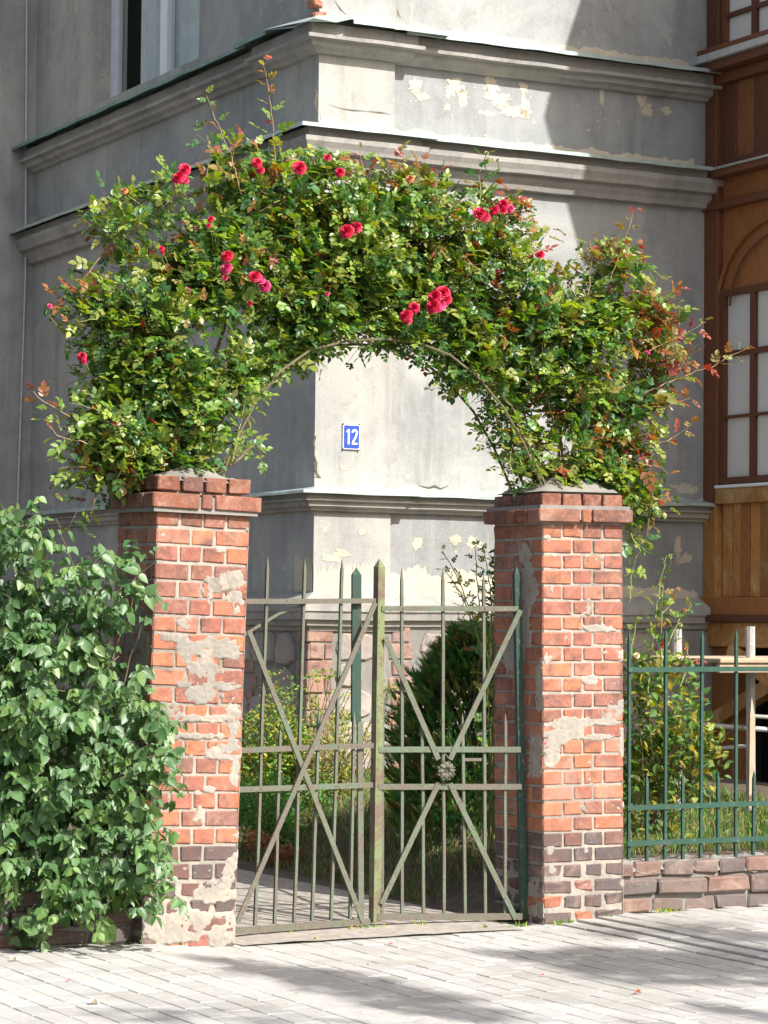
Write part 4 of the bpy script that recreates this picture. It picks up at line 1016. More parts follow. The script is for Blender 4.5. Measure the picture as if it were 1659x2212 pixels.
class Rose:
    def __init__(s): s.P = []; s.D = []; s.Nn = []; s.L = []; s.W = []; s.C = []; s.tw = MB(); s.tips = []
    def comp_leaf(s, base, d, up, size, colf, n=5):
        """a compound leaf: n leaflets on a stalk, returned as rows"""
        d = d/np.linalg.norm(d); sd = np.cross(d, up); sd /= np.linalg.norm(sd)+1e-9; nn = np.cross(sd, d)
        st = size; c0 = colf(); rows = []
        for k in range(n//2):
            t = .42+.33*k
            for sg in (-1, 1):
                dd = d*.62+sd*sg*.8+nn*rnd.uniform(-.15, .25)
                rows.append((base+d*st*t+np.array([0, 0, -.06*st*t]), dd, nn+sd*sg*rnd.uniform(-.5, .25)+rng.normal(0, .15, 3), size*rnd.uniform(.40, .52)))
        rows.append((base+d*st*.98+np.array([0, 0, -.07*st]), d+nn*rnd.uniform(-.3, .1), nn+rng.normal(0, .2, 3), size*rnd.uniform(.5, .62)))
        for (p, dd, nm, l) in rows:
            v = rnd.uniform(.85, 1.15); s.P.append(p); s.D.append(dd); s.Nn.append(nm); s.L.append(l); s.W.append(rnd.uniform(.68, .92)); s.C.append([q*v for q in c0])
    def spray(s, p0, d, L, nl, size, colf, stem=True, droop=.25, r=.0022, n=5):
        d = d/np.linalg.norm(d); p = np.array(p0); pts = [p.copy()]; step = L/nl
        for k in range(nl):
            d = d+rng.normal(0, .10, 3)+np.array([0, 0, -droop*step*2]); d /= np.linalg.norm(d); p = p+d*step; pts.append(p.copy())
            a = rnd.uniform(0, 2*pi) if k % 2 == 0 else a+pi+rnd.uniform(-.6, .6)
            s1 = np.cross(d, [0, 0, 1.])+1e-4; s1 /= np.linalg.norm(s1); s2 = np.cross(d, s1)
            o = s1*cos(a)+s2*sin(a); ld = o+d*.45+np.array([0, 0, .15])
            upv = np.array([SUN[0]*.5, SUN[1]*.5, .9])+rng.normal(0, .28, 3)
            tf = k/max(1, nl-1)
            s.comp_leaf(p, ld, upv, size*(1-.25*tf)*rnd.uniform(.8, 1.15), lambda: colf(tf), n)
        if stem: s.tw.tube(pts, r, r*.5, k=3)
        return pts
    def emit(s, root, rp, mat, partname='leaf', leafmat=None, tmat='stem', nparts=300, camera=np.array([0, 0, H])):
        P = np.array(s.P); Dn = np.array(s.D); Nn = np.array(s.Nn); L = np.array(s.L); W = np.array(s.W); C = np.array(s.C)
        # the blades that show largest become separate parts, the rest stay one mass
        if nparts:
            vd = nrmz(P-camera); fac = np.abs(np.sum(nrmz(Nn)*vd, -1)); depth = P@VB
            score = L*fac-(depth-depth.min())*.02; ids = np.argsort(-score)[:nparts]; mask = np.zeros(len(P), bool); mask[ids] = True
            tm = {}
            for i in ids:
                v = int(rnd.random()*6); Pz = np.zeros((1, 3))
                d = Dn[i]/np.linalg.norm(Dn[i]); nn = Nn[i]-d*(Nn[i]@d); nn /= np.linalg.norm(nn); sd = np.cross(d, nn)
                ck = tuple(np.round(C[i]*12).astype(int)); key = (v % 3, ck)
                if key not in tm:
                    tm[key] = leaves_mesh(partname, Pz, [[0, 1, 0]], [[0, 0, 1]], [1.0], [.8], [C[i]], leafmat, s.shape)
                o = linkmesh(partname, tm[key], root)
                Mx = Matrix(((sd[0]*L[i], d[0]*L[i], nn[0]*L[i], P[i][0]-rp[0]), (sd[1]*L[i], d[1]*L[i], nn[1]*L[i], P[i][1]-rp[1]), (sd[2]*L[i], d[2]*L[i], nn[2]*L[i], P[i][2]-rp[2]), (0, 0, 0, 1)))
                o.matrix_local = Mx
            P, Dn, Nn, L, W, C = P[~mask], Dn[~mask], Nn[~mask], L[~mask], W[~mask], C[~mask]
        me_ = leaves_mesh('foliage', P-rp, Dn, Nn, L, W, C, leafmat, s.shape)
        tag(linkmesh('foliage', me_, root), kind='stuff')
        if s.tw.v: tag(s.tw.build('twigs', M[tmat], root, off=rp), kind='stuff')
    shape = LEAF8
def ell_sample():
    while True:
        v = rng.uniform(-1, 1, 3)
        if v@v < 1: return v
# rose masses as (x, y, rx, ry, fill, bronze) -- each an ellipsoid standing at the arch's own distance
def canopy(rose, blobs, dens=1.0, Df=Da, lsz=.075):
    for (cx, cy, rx, ry, fill, br) in blobs:
        D = Df(cx); sc_ = D/F; c = at(cx, cy, D); ax, az = rx*sc_, ry*sc_; ay = min(.34, .09+.75*min(ax, az))
        nspr = int(dens*fill*(ax*az*pi)*230)
        for _ in range(nspr):
            v = ell_sample(); v = v*(.35+.65*rnd.random()**.5/np.linalg.norm(v)*np.linalg.norm(v))
            p = c+np.array([v[0]*ax, 0, v[2]*az])+VB*v[1]*ay
            out = np.array([v[0]*.7, -.25+v[1]*.4, v[2]*.6+.35])+rng.normal(0, .45, 3)
            fl = np.array([mnoise.noise(Vector((p[0]*4, p[2]*4, 1))), mnoise.noise(Vector((p[0]*4, p[2]*4, 7))), mnoise.noise(Vector((p[0]*4, p[2]*4, 13)))]); out = out+fl*np.array([1.5, .3, 1.2]); lum = .5+.9*mnoise.noise(Vector((p[0]*3.3, p[1]*3, p[2]*3.3+5)))
            if mnoise.noise(Vector((p[0]*6, p[1]*6, p[2]*6))) < -.38: continue
            isb = rnd.random() < br+.06*(v[2] > .3)
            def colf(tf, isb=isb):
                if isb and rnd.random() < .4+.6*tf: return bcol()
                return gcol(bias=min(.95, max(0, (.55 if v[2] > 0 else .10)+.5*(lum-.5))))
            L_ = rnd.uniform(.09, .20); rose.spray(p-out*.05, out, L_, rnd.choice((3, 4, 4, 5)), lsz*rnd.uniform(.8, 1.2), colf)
BL_L = [(330, 845, 150, 130, 1, .02), (240, 930, 85, 95, .75, .1), (205, 1005, 75, 65, .45, .15), (420, 900, 115, 80, .8, .0), (500, 825, 80, 60, 1, 0), (400, 975, 110, 45, .5, 0), (200, 1085, 30, 55, .35, .1), (290, 990, 120, 50, .8, .05),
        (300, 700, 160, 85, 1, .10), (205, 650, 70, 45, .7, .35), (255, 495, 55, 65, .8, .1), (330, 440, 75, 40, .8, .1), (280, 570, 60, 30, .35, .1), (420, 620, 140, 90, 1, .06), (460, 540, 110, 80, .9, .05),
        (560, 430, 110, 75, .85, .15), (480, 350, 40, 45, .6, .2), (600, 600, 150, 105, 1.1, .04), (650, 700, 120, 45, 1, .0), (700, 390, 80, 45, .7, .15), (740, 560, 150, 130, 1.1, .05), (690, 480, 140, 80, 1, .06),
        (550, 770, 50, 40, .7, 0), (525, 960, 25, 35, .25, 0), (350, 1012, 100, 24, 1.7, 0), (290, 1015, 60, 34, .7, 0), (600, 772, 50, 28, 1.5, 0), (660, 742, 55, 24, 1.6, 0), (735, 722, 60, 22, 1.6, 0), (760, 655, 90, 60, 1.0, .02), (505, 860, 45, 40, .5, 0), (640, 755, 60, 22, .6, 0)]
BL_R = [(850, 480, 110, 85, 1.1, .05), (860, 395, 60, 30, .7, .35), (930, 610, 150, 105, 1.1, .06), (930, 420, 40, 35, .5, .6), (1060, 570, 90, 100, .9, .12), (960, 500, 80, 60, .9, .08), (1070, 460, 60, 40, .6, .35),
        (990, 730, 90, 50, 1, .05), (870, 715, 90, 35, 1, 0), (1110, 690, 150, 90, 1, .12), (1150, 540, 35, 45, .35, .6), (1230, 740, 130, 100, 1, .12), (1310, 690, 90, 70, .9, .35), (1310, 570, 55, 60, .65, .5), (1390, 690, 70, 75, .7, .65),
        (1400, 800, 60, 80, .6, .55), (1240, 860, 110, 90, .62, .12), (1330, 890, 90, 110, .68, .22), (1365, 1010, 50, 80, .75, .4), (1385, 1095, 30, 55, .7, .2), (1370, 1155, 22, 32, .5, .2), (1120, 1005, 30, 38, .5, 0),
        (1150, 830, 70, 70, .8, .05), (1200, 980, 90, 60, .5, .1), (1080, 800, 50, 45, .7, 0), (1250, 1020, 80, 30, .55, 0), (1450, 770, 40, 40, .35, .9), (1195, 620, 40, 30, .4, .4), (1180, 1042, 75, 22, 1.6, .03), (1280, 1044, 85, 26, 1.7, .03), (1345, 1070, 35, 35, .9, .05), (1000, 790, 60, 25, .7, 0), (880, 755, 50, 14, .5, 0), (1015, 800, 50, 34, 1.7, 0), (1058, 850, 36, 36, 1.4, .03), (955, 762, 60, 28, 1.6, 0), (1092, 905, 30, 40, .8, .05), (820, 732, 70, 22, 1.5, 0), (860, 660, 80, 55, 1, .02), (1120, 960, 30, 40, .5, 0)]
rr = Rose(); rr.tw = MB(); canopy(rr, BL_L, 3.7, lsz=.084)
lp = at(430, 2000, 13.2); rose_l = empty('climbing_rose', np.array([lp[0], lp[1], 0]), 'climbing rose full of green leaves and crimson blooms above the shrub side pillar', 'climbing rose', 'climbing roses on the arch'); lp[2] = 0
rq = Rose(); rq.tw = MB(); canopy(rq, BL_R, 3.4, lsz=.084)
rp_ = at(1270, 2000, 14.4); rp_[2] = 0; rose_r = empty('climbing_rose', rp_, 'climbing rose with bronze young shoots hanging over the pillar near the green fence', 'climbing rose', 'climbing roses on the arch')
# long shoots that break the outline: list of image points, colour kind, leaf size
def shoot(rose, pts, D0, br, size=.10, r=.003, tmat=None, nleaf=None, dD=0.0):
    P = [at(x, y, D0+dD*i) for i, (x, y) in enumerate(pts)]; fine = []
    for a, c in zip(P[:-1], P[1:]):
        L_ = np.linalg.norm(c-a); k = max(1, int(L_/.030))
        for q in range(k): fine.append(a+(c-a)*q/k+rng.normal(0, .003, 3))
    fine.append(P[-1]); n = len(fine)
    for i in range(1, n):
        tf = i/n; d = fine[i]-fine[i-1]; d /= np.linalg.norm(d)
        s1 = np.cross(d, [0.1, .9, .2]); s1 /= np.linalg.norm(s1); a = i*2.4; s2 = np.cross(d, s1); o = s1*cos(a)+s2*sin(a)
        rose.comp_leaf(fine[i], o+d*.5+np.array([0, 0, .1]), np.array([.3, -.4, .8])+rng.normal(0, .3, 3), size*(1.05-.6*tf)*rnd.uniform(.75, 1.2), (lambda: bcol() if rnd.random() < br*(.5+.7*tf) else gcol(bias=.6)), 5)
    b = MB(); b.tube(fine, r, r*.4, k=5); return b
SH_L = [([(520, 420), (497, 330), (470, 270), (445, 205)], .5), ([(600, 400), (592, 310), (585, 230), (568, 130)], .55), ([(300, 440), (275, 420)], .4), ([(180, 640), (108, 650)], .7), ([(150, 900), (95, 870), (72, 845)], .9),
        ([(190, 960), (120, 940), (95, 905)], .5), ([(200, 1010), (130, 1010), (115, 1060)], .5), ([(225, 1040), (190, 1100), (185, 1150)], .2), ([(210, 690), (150, 700)], .4), ([(260, 900), (150, 870)], .2), ([(790, 400), (778, 325)], .6),
        ([(700, 400), (705, 345)], .3), ([(215, 560), (180, 600), (175, 640)], .6), ([(440, 420), (452, 350)], .5), ([(640, 420), (640, 370)], .2), ([(480, 1000), (520, 960), (545, 975)], .0), ([(500, 1000), (525, 900), (530, 860)], .0), ([(330, 1010), (220, 1030), (140, 1020)], .3)]
SH_R = [([(1320, 600), (1345, 530), (1370, 455)], .95), ([(1270, 640), (1280, 560), (1275, 515)], .6), ([(1350, 600), (1395, 570), (1380, 530)], .8), ([(1380, 700), (1440, 640), (1465, 620)], .9), ([(1400, 760), (1480, 720), (1525, 695)], .9),
        ([(1390, 850), (1470, 815), (1540, 790), (1618, 748)], .95), ([(1360, 960), (1440, 955), (1495, 915)], .9), ([(1400, 650), (1420, 600)], .8), ([(1380, 1000), (1430, 1010), (1445, 1025)], .8), ([(1370, 880), (1440, 880), (1490, 860)], .6),
        ([(1040, 450), (1036, 380), (1052, 330)], .15), ([(1150, 600), (1160, 540), (1155, 500)], .8), ([(940, 430), (945, 375)], .8), ([(900, 400), (905, 345)], .6), ([(870, 400), (865, 350)], .7), ([(1395, 1080), (1420, 1110), (1410, 1130)], .1),
        ([(1365, 1150), (1380, 1190), (1362, 1240)], .2), ([(1420, 750), (1470, 770), (1490, 800)], .7), ([(1300, 620), (1310, 540)], .5), ([(1370, 1050), (1415, 1055)], .4), ([(1110, 1040), (1100, 990), (1108, 960)], .0), ([(1150, 1040), (1125, 1000), (1120, 975)], 0),
        ([(1350, 760), (1430, 700), (1440, 690)], .8), ([(1115, 470), (1125, 435)], .8)]
for k, (pts, br) in enumerate(SH_L): shoot(rr, pts, Da(pts[0][0])-.25+.1*(k % 4), br).build('shoot', M['stem_red' if br > .4 else 'stem_green'], rose_l, off=lp)
for k, (pts, br) in enumerate(SH_R): shoot(rq, pts, Da(pts[0][0])-.25+.1*(k % 4), br).build('shoot', M['stem_red' if br > .4 else 'stem_green'], rose_r, off=rp_)
# woody canes
def cane(root, o, pts, D0, r0, r1, name='cane', mat='stem', dy=0):
    P = []
    for (a, c) in zip(pts[:-1], pts[1:]):
        for t in (0, .25, .5, .75): x = a[0]*(1-t)+c[0]*t; y = a[1]*(1-t)+c[1]*t; P.append(at(x, y, D0(x) if callable(D0) else D0)+VB*dy+rng.normal(0, .004, 3))
    P.append(at(*pts[-1], D0(pts[-1][0]) if callable(D0) else D0)+VB*dy); b = MB(); b.tube(P, r0, r1, k=6); return b.build(name, M[mat], root, off=o)
CR_ = [([(1180, 1060), (1150, 980), (1120, 900), (1060, 830), (980, 780)], .0), ([(1190, 1060), (1165, 960), (1140, 880), (1090, 810), (1000, 760)], .05), ([(1215, 1060), (1200, 960), (1170, 860), (1150, 780)], -.05),
       ([(1160, 1060), (1135, 1000), (1105, 930), (1085, 880), (1040, 830)], -.1), ([(1240, 1060), (1260, 960), (1290, 850), (1320, 740)], .1), ([(1225, 1060), (1235, 940), (1230, 820), (1240, 700)], .12), ([(1250, 1060), (1300, 980), (1360, 900), (1400, 800)], 0),
       ([(1260, 1060), (1330, 1020), (1385, 1060), (1375, 1160)], -.1), ([(1200, 1060), (1150, 1000), (1190, 920), (1120, 860)], .1), ([(1145, 1060), (1128, 990), (1112, 935), (1095, 870)], .06)]
for pts, dy in CR_: cane(rose_r, rp_, pts, Da, .010, .005, dy=dy)
cane(rose_r, rp_, [(1250, 1960), (1245, 1500), (1240, 1060)], 14.55, .022, .016, 'trunk')
CL_ = [([(390, 1030), (385, 960), (400, 880), (430, 780)], 0), ([(380, 1030), (360, 940), (330, 850), (290, 760)], .05), ([(430, 1030), (500, 980), (528, 900), (532, 850)], -.05), ([(400, 1030), (450, 930), (520, 820), (600, 740)], .1), ([(350, 1030), (280, 970), (200, 940), (150, 920)], .1),
       ([(340, 1030), (270, 1010), (215, 1040), (195, 1110)], 0), ([(410, 1030), (420, 930), (470, 800), (500, 700)], -.08), ([(440, 1020), (490, 1000), (530, 960), (545, 975)], -.1), ([(385, 1030), (395, 900), (380, 780), (360, 640), (330, 480)], .1), ([(420, 900), (500, 700), (560, 500), (580, 350)], .08)]
for pts, dy in CL_: cane(rose_l, lp, pts, Da, .012, .005, dy=dy)
cane(rose_l, lp, [(425, 1980), (415, 1500), (398, 1025)], 13.2, .026, .020, 'trunk')
rr.emit(rose_l, lp, None, leafmat=M['leaf']); rq.emit(rose_r, rp_, None, leafmat=M['leaf'])

# blooms
def bloom_mesh(R_, seed, mat, closed=.0):
    r = random.Random(seed); V = []; Fq = []
    rings = [(.30, 5, .95), (.48, 6, .8), (.68, 8, .6), (.86, 9, .35), (1.0, 10, .08)]
    for (rad, n, lift) in rings:
        a0 = r.uniform(0, 6)
        for k in range(n):
            a = a0+2*pi*k/n+r.uniform(-.12, .12); wd = 2*pi/n*.72; tilt = lift+closed*.4
            base = len(V)
            for i, t in enumerate((0, .5, .85, 1.0)):
                for j_, q in enumerate((-1, -.4, .4, 1)):
                    aa = a+q*wd*(.35+.65*min(1, t*1.3))*(1 if t < .99 else .72)
                    rad_ = R_*rad*(t**.8)*(1-.08*abs(q))+R_*.02*r.uniform(-1, 1); z = R_*(.15+.70*tilt)*(t**1.3)*.8+R_*.05*r.uniform(-1, 1)-R_*.25*(1-lift)*t*t
                    V.append((rad_*cos(aa), rad_*sin(aa), z))
            for i in range(3):
                for j_ in range(3): q = base+i*4+j_; Fq.append((q, q+1, q+5, q+4))
    return mesh_from('bloom', V, Fq, M[mat], False)
def put_bloom(root, rp, x, y, diam_px, D, mat='crimson', face=None, seed=0):
    R_ = diam_px/2*D/F*1.05; me_ = bloom_mesh(R_, seed, mat); p = at(x, y, D)
    o = linkmesh('bloom', me_, root); d = Vector(face) if face is not None else Vector((rnd.uniform(-.4, .4), -.8, rnd.uniform(.1, .7)))
    o.rotation_euler = d.to_track_quat('Z', 'Y').to_euler(); o.location = p-rp-np.array(d.normalized())*R_*.35
    b = MB(); c = p-np.array(d.normalized())*R_*.3; b.tube([c, c-np.array(d.normalized())*.05+np.array([0, .03, -.02]), c+np.array([.01, .20, -.07])], .0025, k=5); b.build('bloom_stalk', M['stem_green'], root, off=rp)
BLM = [(385, 380, 34), (400, 364, 28), (398, 385, 26), (555, 350, 26), (562, 366, 20), (648, 360, 32), (708, 338, 18), (733, 371, 22), (454, 472, 16), (450, 486, 12), (489, 550, 32), (487, 577, 28), (487, 598, 14),
       (552, 593, 32), (563, 601, 24), (571, 617, 26), (747, 497, 34), (771, 489, 28), (349, 535, 14), (350, 545, 10), (176, 769, 22), (180, 780, 14), (538, 655, 14)]
for k, (x, y, d) in enumerate(BLM): put_bloom(rose_l, lp, x, y, d*rnd.uniform(.95, 1.08), Da(x)-.42, 'pinkish' if k in (11, 14, 15) else 'crimson_dark' if k in (2, 12, 20, 22) else 'crimson', seed=k)
for (x, y, d, m_) in ((268, 410, 18, 'withered'), (706, 634, 12, 'pinkish'), (108, 660, 12, 'pinkish')): put_bloom(rose_l, lp, x, y, d, Da(x)-.40, m_, seed=77)
BRM = [(1040, 458, 34), (1048, 466, 26), (1066, 452, 24), (1086, 440, 24), (1088, 452, 20), (1102, 450, 20), (1167, 547, 22), (937, 640, 34), (934, 658, 36), (960, 628, 34), (962, 645, 28), (948, 655, 34), (876, 678, 32), (893, 664, 26), (882, 690, 20)]
for k, (x, y, d) in enumerate(BRM): put_bloom(rose_r, rp_, x, y, d, Da(x)-.42, 'pinkish' if k in (5, 11) else 'crimson', seed=k+40)
for (x, y, d, m_) in ((885, 385, 20, 'withered'), (1400, 760, 10, 'pinkish'), (1052, 330, 10, 'bud'), (1075, 345, 8, 'bud')): put_bloom(rose_r, rp_, x, y, d, Da(x)-.35, m_, seed=88)

# ------------------------------------------------------------------ broad-leaved shrub, left
sh = Rose(); sh.shape = HEART
def Ds(x, y): return 12.35-.0006*(330-x)
SB = [(15, 1130, 40, 50, .7), (30, 1190, 60, 70, .7), (150, 1260, 110, 70, .8), (250, 1240, 60, 45, .6), (90, 1350, 140, 100, .95), (200, 1340, 70, 60, .5), (60, 1480, 150, 120, 1), (210, 1490, 110, 90, .95), (285, 1520, 55, 80, .9), (100, 1640, 190, 130, 1), (260, 1660, 100, 120, 1), (120, 1790, 180, 110, 1),
      (270, 1810, 80, 80, .8), (80, 1900, 140, 70, .9), (220, 1900, 120, 50, .7), (310, 1920, 50, 30, .4), (20, 1130, 40, 50, .6), (-60, 1500, 150, 420, .8), (150, 1960, 150, 26, .35), (30, 1975, 50, 30, .5), (190, 1830, 120, 90, .9), (60, 1850, 100, 80, .8), (100, 1700, 160, 100, .6), (200, 1935, 120, 30, .5)]
SG = [(.095, .195, .065), (.07, .155, .05), (.115, .21, .08), (.055, .13, .04), (.11, .21, .06), (.15, .25, .07)]
for (cx, cy, rx, ry, fill) in SB:
    D = Ds(cx, cy); c = at(cx, cy, D+.12+rnd.uniform(-.10, .16)); sc_ = D/F; ax, az = rx*sc_, ry*sc_; ay = .36
    for _ in range(int(fill*ax*az*pi*760)):
        v = ell_sample(); v *= (np.linalg.norm(v)**-.35); 
        if v@v > 1.1: continue
        p = c+np.array([v[0]*ax, 0, v[2]*az])+VB*v[1]*ay
        out = np.array([v[0]*.5+.1, -1.0, v[2]*.3])+rng.normal(0, .45, 3)
        # twig of paired hanging leaves
        fl = np.array([mnoise.noise(Vector((p[0]*5, p[2]*5, 1))), mnoise.noise(Vector((p[0]*5, p[2]*5, 7))), mnoise.noise(Vector((p[0]*5, p[2]*5, 13)))]); out = out+fl*np.array([1.6, .4, 1.2])
        if mnoise.noise(Vector((p[0]*4.5, p[1]*4.5, p[2]*4.5))) < -.42: continue
        d = out/np.linalg.norm(out); pts = [p]; q = p.copy(); col = rnd.choice(SG)
        for k in range(rnd.choice((2, 3))):
            d = d+rng.normal(0, .12, 3)+np.array([0, 0, -.15]); d /= np.linalg.norm(d); q = q+d*.045; pts.append(q.copy())
            s1 = np.cross(d, [0, 0, 1.]); s1 /= np.linalg.norm(s1)+1e-6
            for sg in (-1, 1):
                if rnd.random() < .12: continue
                ld = s1*sg*.75+d*.35+np.array([rnd.uniform(-.2, .2), -.12, -rnd.uniform(.45, 1.25)])
                nn = np.array([.30, -.6, .5])+fl*1.3+rng.normal(0, .42, 3); v_ = rnd.uniform(.8, 1.2)
                sh.P.append(q.copy()); sh.D.append(ld); sh.Nn.append(nn); sh.L.append(rnd.uniform(.026, .05) if rnd.random() < .55 else rnd.uniform(.045, .080)); sh.W.append(rnd.uniform(.62, .85)); sh.C.append([a*v_ for a in col])
        sh.tw.tube(pts, .0025, .0015, k=3)
sp = at(120, 2010, 12.9); sp[2] = 0
shrub = empty('leafy_shrub', sp, 'tall dense shrub of drooping pointed green leaves spilling over the low wall', 'shrub')
for k in range(16):
    x0 = rnd.uniform(20, 300); x1 = x0+rnd.uniform(-60, 60); y1 = rnd.uniform(1180, 1450)
    cane(shrub, sp, [(x0, 1960), ((x0+x1)/2+rnd.uniform(-30, 30), (1960+y1)/2), (x1, y1)], 12.75, .009, .003, 'stem', 'bark')
for pts in ([(250, 1560), (280, 1420), (315, 1330)], [(240, 1420), (280, 1330), (300, 1240)], [(215, 1380), (225, 1250), (235, 1180)], [(180, 1300), (150, 1200), (120, 1120)]): cane(shrub, sp, pts, 12.30, .004, .002, 'stem', 'bark')
def side_branch(pts, D, n_, sz=.08, rose=sh):
    P = [at(x, y, D) for x, y in pts]
    for a, c in zip(P[:-1], P[1:]):
        k = max(1, int(np.linalg.norm(c-a)/.05))
        for i in range(k):
            q = a+(c-a)*i/k; d = (c-a)/np.linalg.norm(c-a); s1 = np.cross(d, [.2, 1, .1]); s1 /= np.linalg.norm(s1)
            for sg in (-1, 1):
                rose.P.append(q); rose.D.append(s1*sg*.6+d*.5+np.array([0, -.1, -.5])+rng.normal(0, .2, 3)); rose.Nn.append(np.array([.3, -.7, .5])+rng.normal(0, .4, 3)); rose.L.append(sz*rnd.uniform(.7, 1.1)); rose.W.append(.74); rose.C.append(list(rnd.choice(SG)))
    rose.tw.tube(P, .003, .0015, k=4)
for pts in ([(250, 1300), (300, 1240), (335, 1215)], [(240, 1330), (290, 1290), (340, 1280)], [(300, 1450), (335, 1440)], [(310, 1570), (372, 1590)], [(300, 1640), (365, 1625), (390, 1640)], [(290, 1900), (340, 1915), (372, 1925)],
            [(10, 1180), (25, 1120), (10, 1100)], [(90, 1240), (100, 1190), (95, 1160)], [(200, 1220), (240, 1180)], [(0, 1200), (20, 1150)], [(300, 1740), (345, 1760)], [(310, 1850), (355, 1860)]): side_branch(pts, 12.12, 5)
sh.emit(shrub, sp, None, leafmat=M['leaf_big'], tmat='bark')

# ------------------------------------------------------------------ conifer behind the gate
cp = at(985, 1900, 15.4); cz0 = garden_z(cp[0], cp[1]); cp[2] = cz0
con = empty('conifer_shrub', cp, 'dark green feathery conifer bush behind the right gate leaf', 'conifer')
P = []; Dn = []; Nn = []; L = []; W_ = []; C = []
prof = [(0.0, .34), (.25, .40), (.6, .40), (.95, .35), (1.2, .25), (1.42, .07)]
def prad(z): return np.interp(z, [a for a, _ in prof], [b_ for _, b_ in prof])
axis_t = at(1020, 1375, 15.4)
HC = 1.47-cz0
for _ in range(4600):
    z = HC*rnd.random()**.85; rad = prad(z*1.45/HC)*(1+.5*mnoise.noise(Vector((z*7, (_ % 97)*.09, 1)))); a = rnd.uniform(0, 2*pi); fr_ = rnd.random()**.35; t = z/HC
    c = cp*(1-t)+np.array([axis_t[0], axis_t[1], cp[2]+HC])*t; c[2] = cp[2]+z
    p = c+np.array([cos(a), sin(a)*.8, 0])*rad*fr_; d = np.array([cos(a)*.8, sin(a)*.8, .75])+rng.normal(0, .2, 3); d /= np.linalg.norm(d)
    sd = np.cross(d, rng.normal(0, 1, 3)); sd /= np.linalg.norm(sd); col = rnd.choice([(.06, .18, .055), (.09, .23, .06), (.13, .29, .065), (.05, .14, .05), (.20, .25, .07), (.22, .16, .07)])
    Lf = rnd.uniform(.07, .13)
    P.append(p); Dn.append(d); Nn.append(np.cross(sd, d)); L.append(Lf); W_.append(.06); C.append(col)
    for k in range(7):
        q = p+d*Lf*(.15+.12*k)
        for sg in (-1, 1):
            P.append(q); Dn.append(d+sd*sg*.75+rng.normal(0, .1, 3)); Nn.append(np.cross(sd, d)); L.append(Lf*.36*(1-.08*k)); W_.append(.17); C.append(col)
tag(linkmesh('foliage', leaves_mesh('foliage', np.array(P)-cp, Dn, Nn, L, W_, C, M['needle']), con), kind='stuff')
b = MB(); b.tube([cp-np.array([0, 0, .05]), np.array([axis_t[0], axis_t[1], cp[2]+HC*.85])], .03, .008); b.build('trunk', M['bark'], con, off=cp)

# ------------------------------------------------------------------ generic garden shrubs
def garden_shrub(name, label, cat, blobs, D, cols, lsz, wr, mat, dens, ay=.22, group=None, stems=6, shape=LEAF8, updir=.4, nparts=0):
    g = Rose(); g.shape = shape; cx0 = np.mean([b_[0] for b_ in blobs]); o = at(cx0, 1800, D); o[2] = garden_z(o[0], o[1]); root = empty(name, o, label, cat, group)
    for (cx, cy, rx, ry, fill) in blobs:
        c = at(cx, cy, D); sc_ = D/F; ax, az = rx*sc_, ry*sc_
        for _ in range(int(dens*fill*ax*az*pi*5200)):
            v = ell_sample(); p = c+np.array([v[0]*ax, 0, v[2]*az])+VB*v[1]*ay
            if p[2] < garden_z(p[0], p[1]): continue
            g.P.append(p); g.D.append(np.array([v[0], -.2, updir])+rng.normal(0, .6, 3)); g.Nn.append(np.array([.3, -.4, .8])+rng.normal(0, .4, 3)); g.L.append(lsz*rnd.uniform(.6, 1.25)); g.W.append(wr); v_ = rnd.uniform(.7, 1.25); g.C.append([q*v_ for q in rnd.choice(cols)])
        for _ in range(stems):
            v = ell_sample(); tip = c+np.array([v[0]*ax, 0, abs(v[2])*az])+VB*v[1]*ay; base = o+UB*rnd.uniform(-.12, .12); g.tw.tube([base, (base+tip)/2+rng.normal(0, .04, 3), tip], .004, .002, k=4)
    g.emit(root, o, None, leafmat=M[mat], tmat='stem', nparts=nparts); return root, o
YG = [(.24, .34, .06), (.32, .38, .06), (.42, .38, .07), (.16, .28, .06), (.52, .42, .07)]
DG = [(.08, .21, .05), (.11, .27, .07), (.16, .32, .06)]
DRY = [(.46, .40, .19), (.36, .36, .14), (.55, .47, .27), (.28, .32, .10)]
garden_shrub('barberry_bush', 'yellow green small leaved bush behind the left gate bars', 'bush', [(590, 1600, 70, 85, 1), (560, 1660, 60, 60, 1), (640, 1640, 50, 70, .8), (600, 1500, 22, 60, .35), (650, 1500, 12, 40, .3), (700, 1460, 40, 12, .5), (745, 1500, 30, 10, .4)], 17.2, YG+DG, .030, .55, 'leaf_soft', 2.4)
garden_shrub('leafy_bush', 'fresh green fern like bush low behind the left gate bars', 'bush', [(575, 1740, 70, 70, 1), (600, 1800, 70, 35, .7), (690, 1730, 30, 50, .4)], 16.6, DG, .035, .45, 'leaf_soft', 2.4)
garden_shrub('dry_bush', 'straw coloured tangled bush behind the middle of the gate', 'bush', [(710, 1700, 60, 110, .8), (740, 1610, 50, 70, .5), (750, 1790, 70, 60, .9), (690, 1830, 60, 30, .7)], 16.9, DRY+YG, .038, .30, 'leaf_soft', 2.2, stems=22)
garden_shrub('sedum_patch', 'reddish brown low plants along the path edge', 'plants', [(560, 1820, 40, 24, 1), (620, 1850, 45, 24, 1), (700, 1870, 50, 22, .8), (760, 1880, 40, 20, .7)], 16.2, [(.30, .13, .06), (.24, .10, .05), (.36, .18, .09), (.14, .10, .04)], .030, .5, 'leaf_soft', 2.4, ay=.15, stems=0)
garden_shrub('vine_sprig', 'dark leafy sprig against the lit rubble foundation', 'sprig', [(680, 1560, 12, 60, .8), (735, 1560, 22, 40, .5), (840, 1490, 10, 20, .4)], 17.5, DG+YG, .030, .5, 'leaf_soft', 2.6, ay=.05)
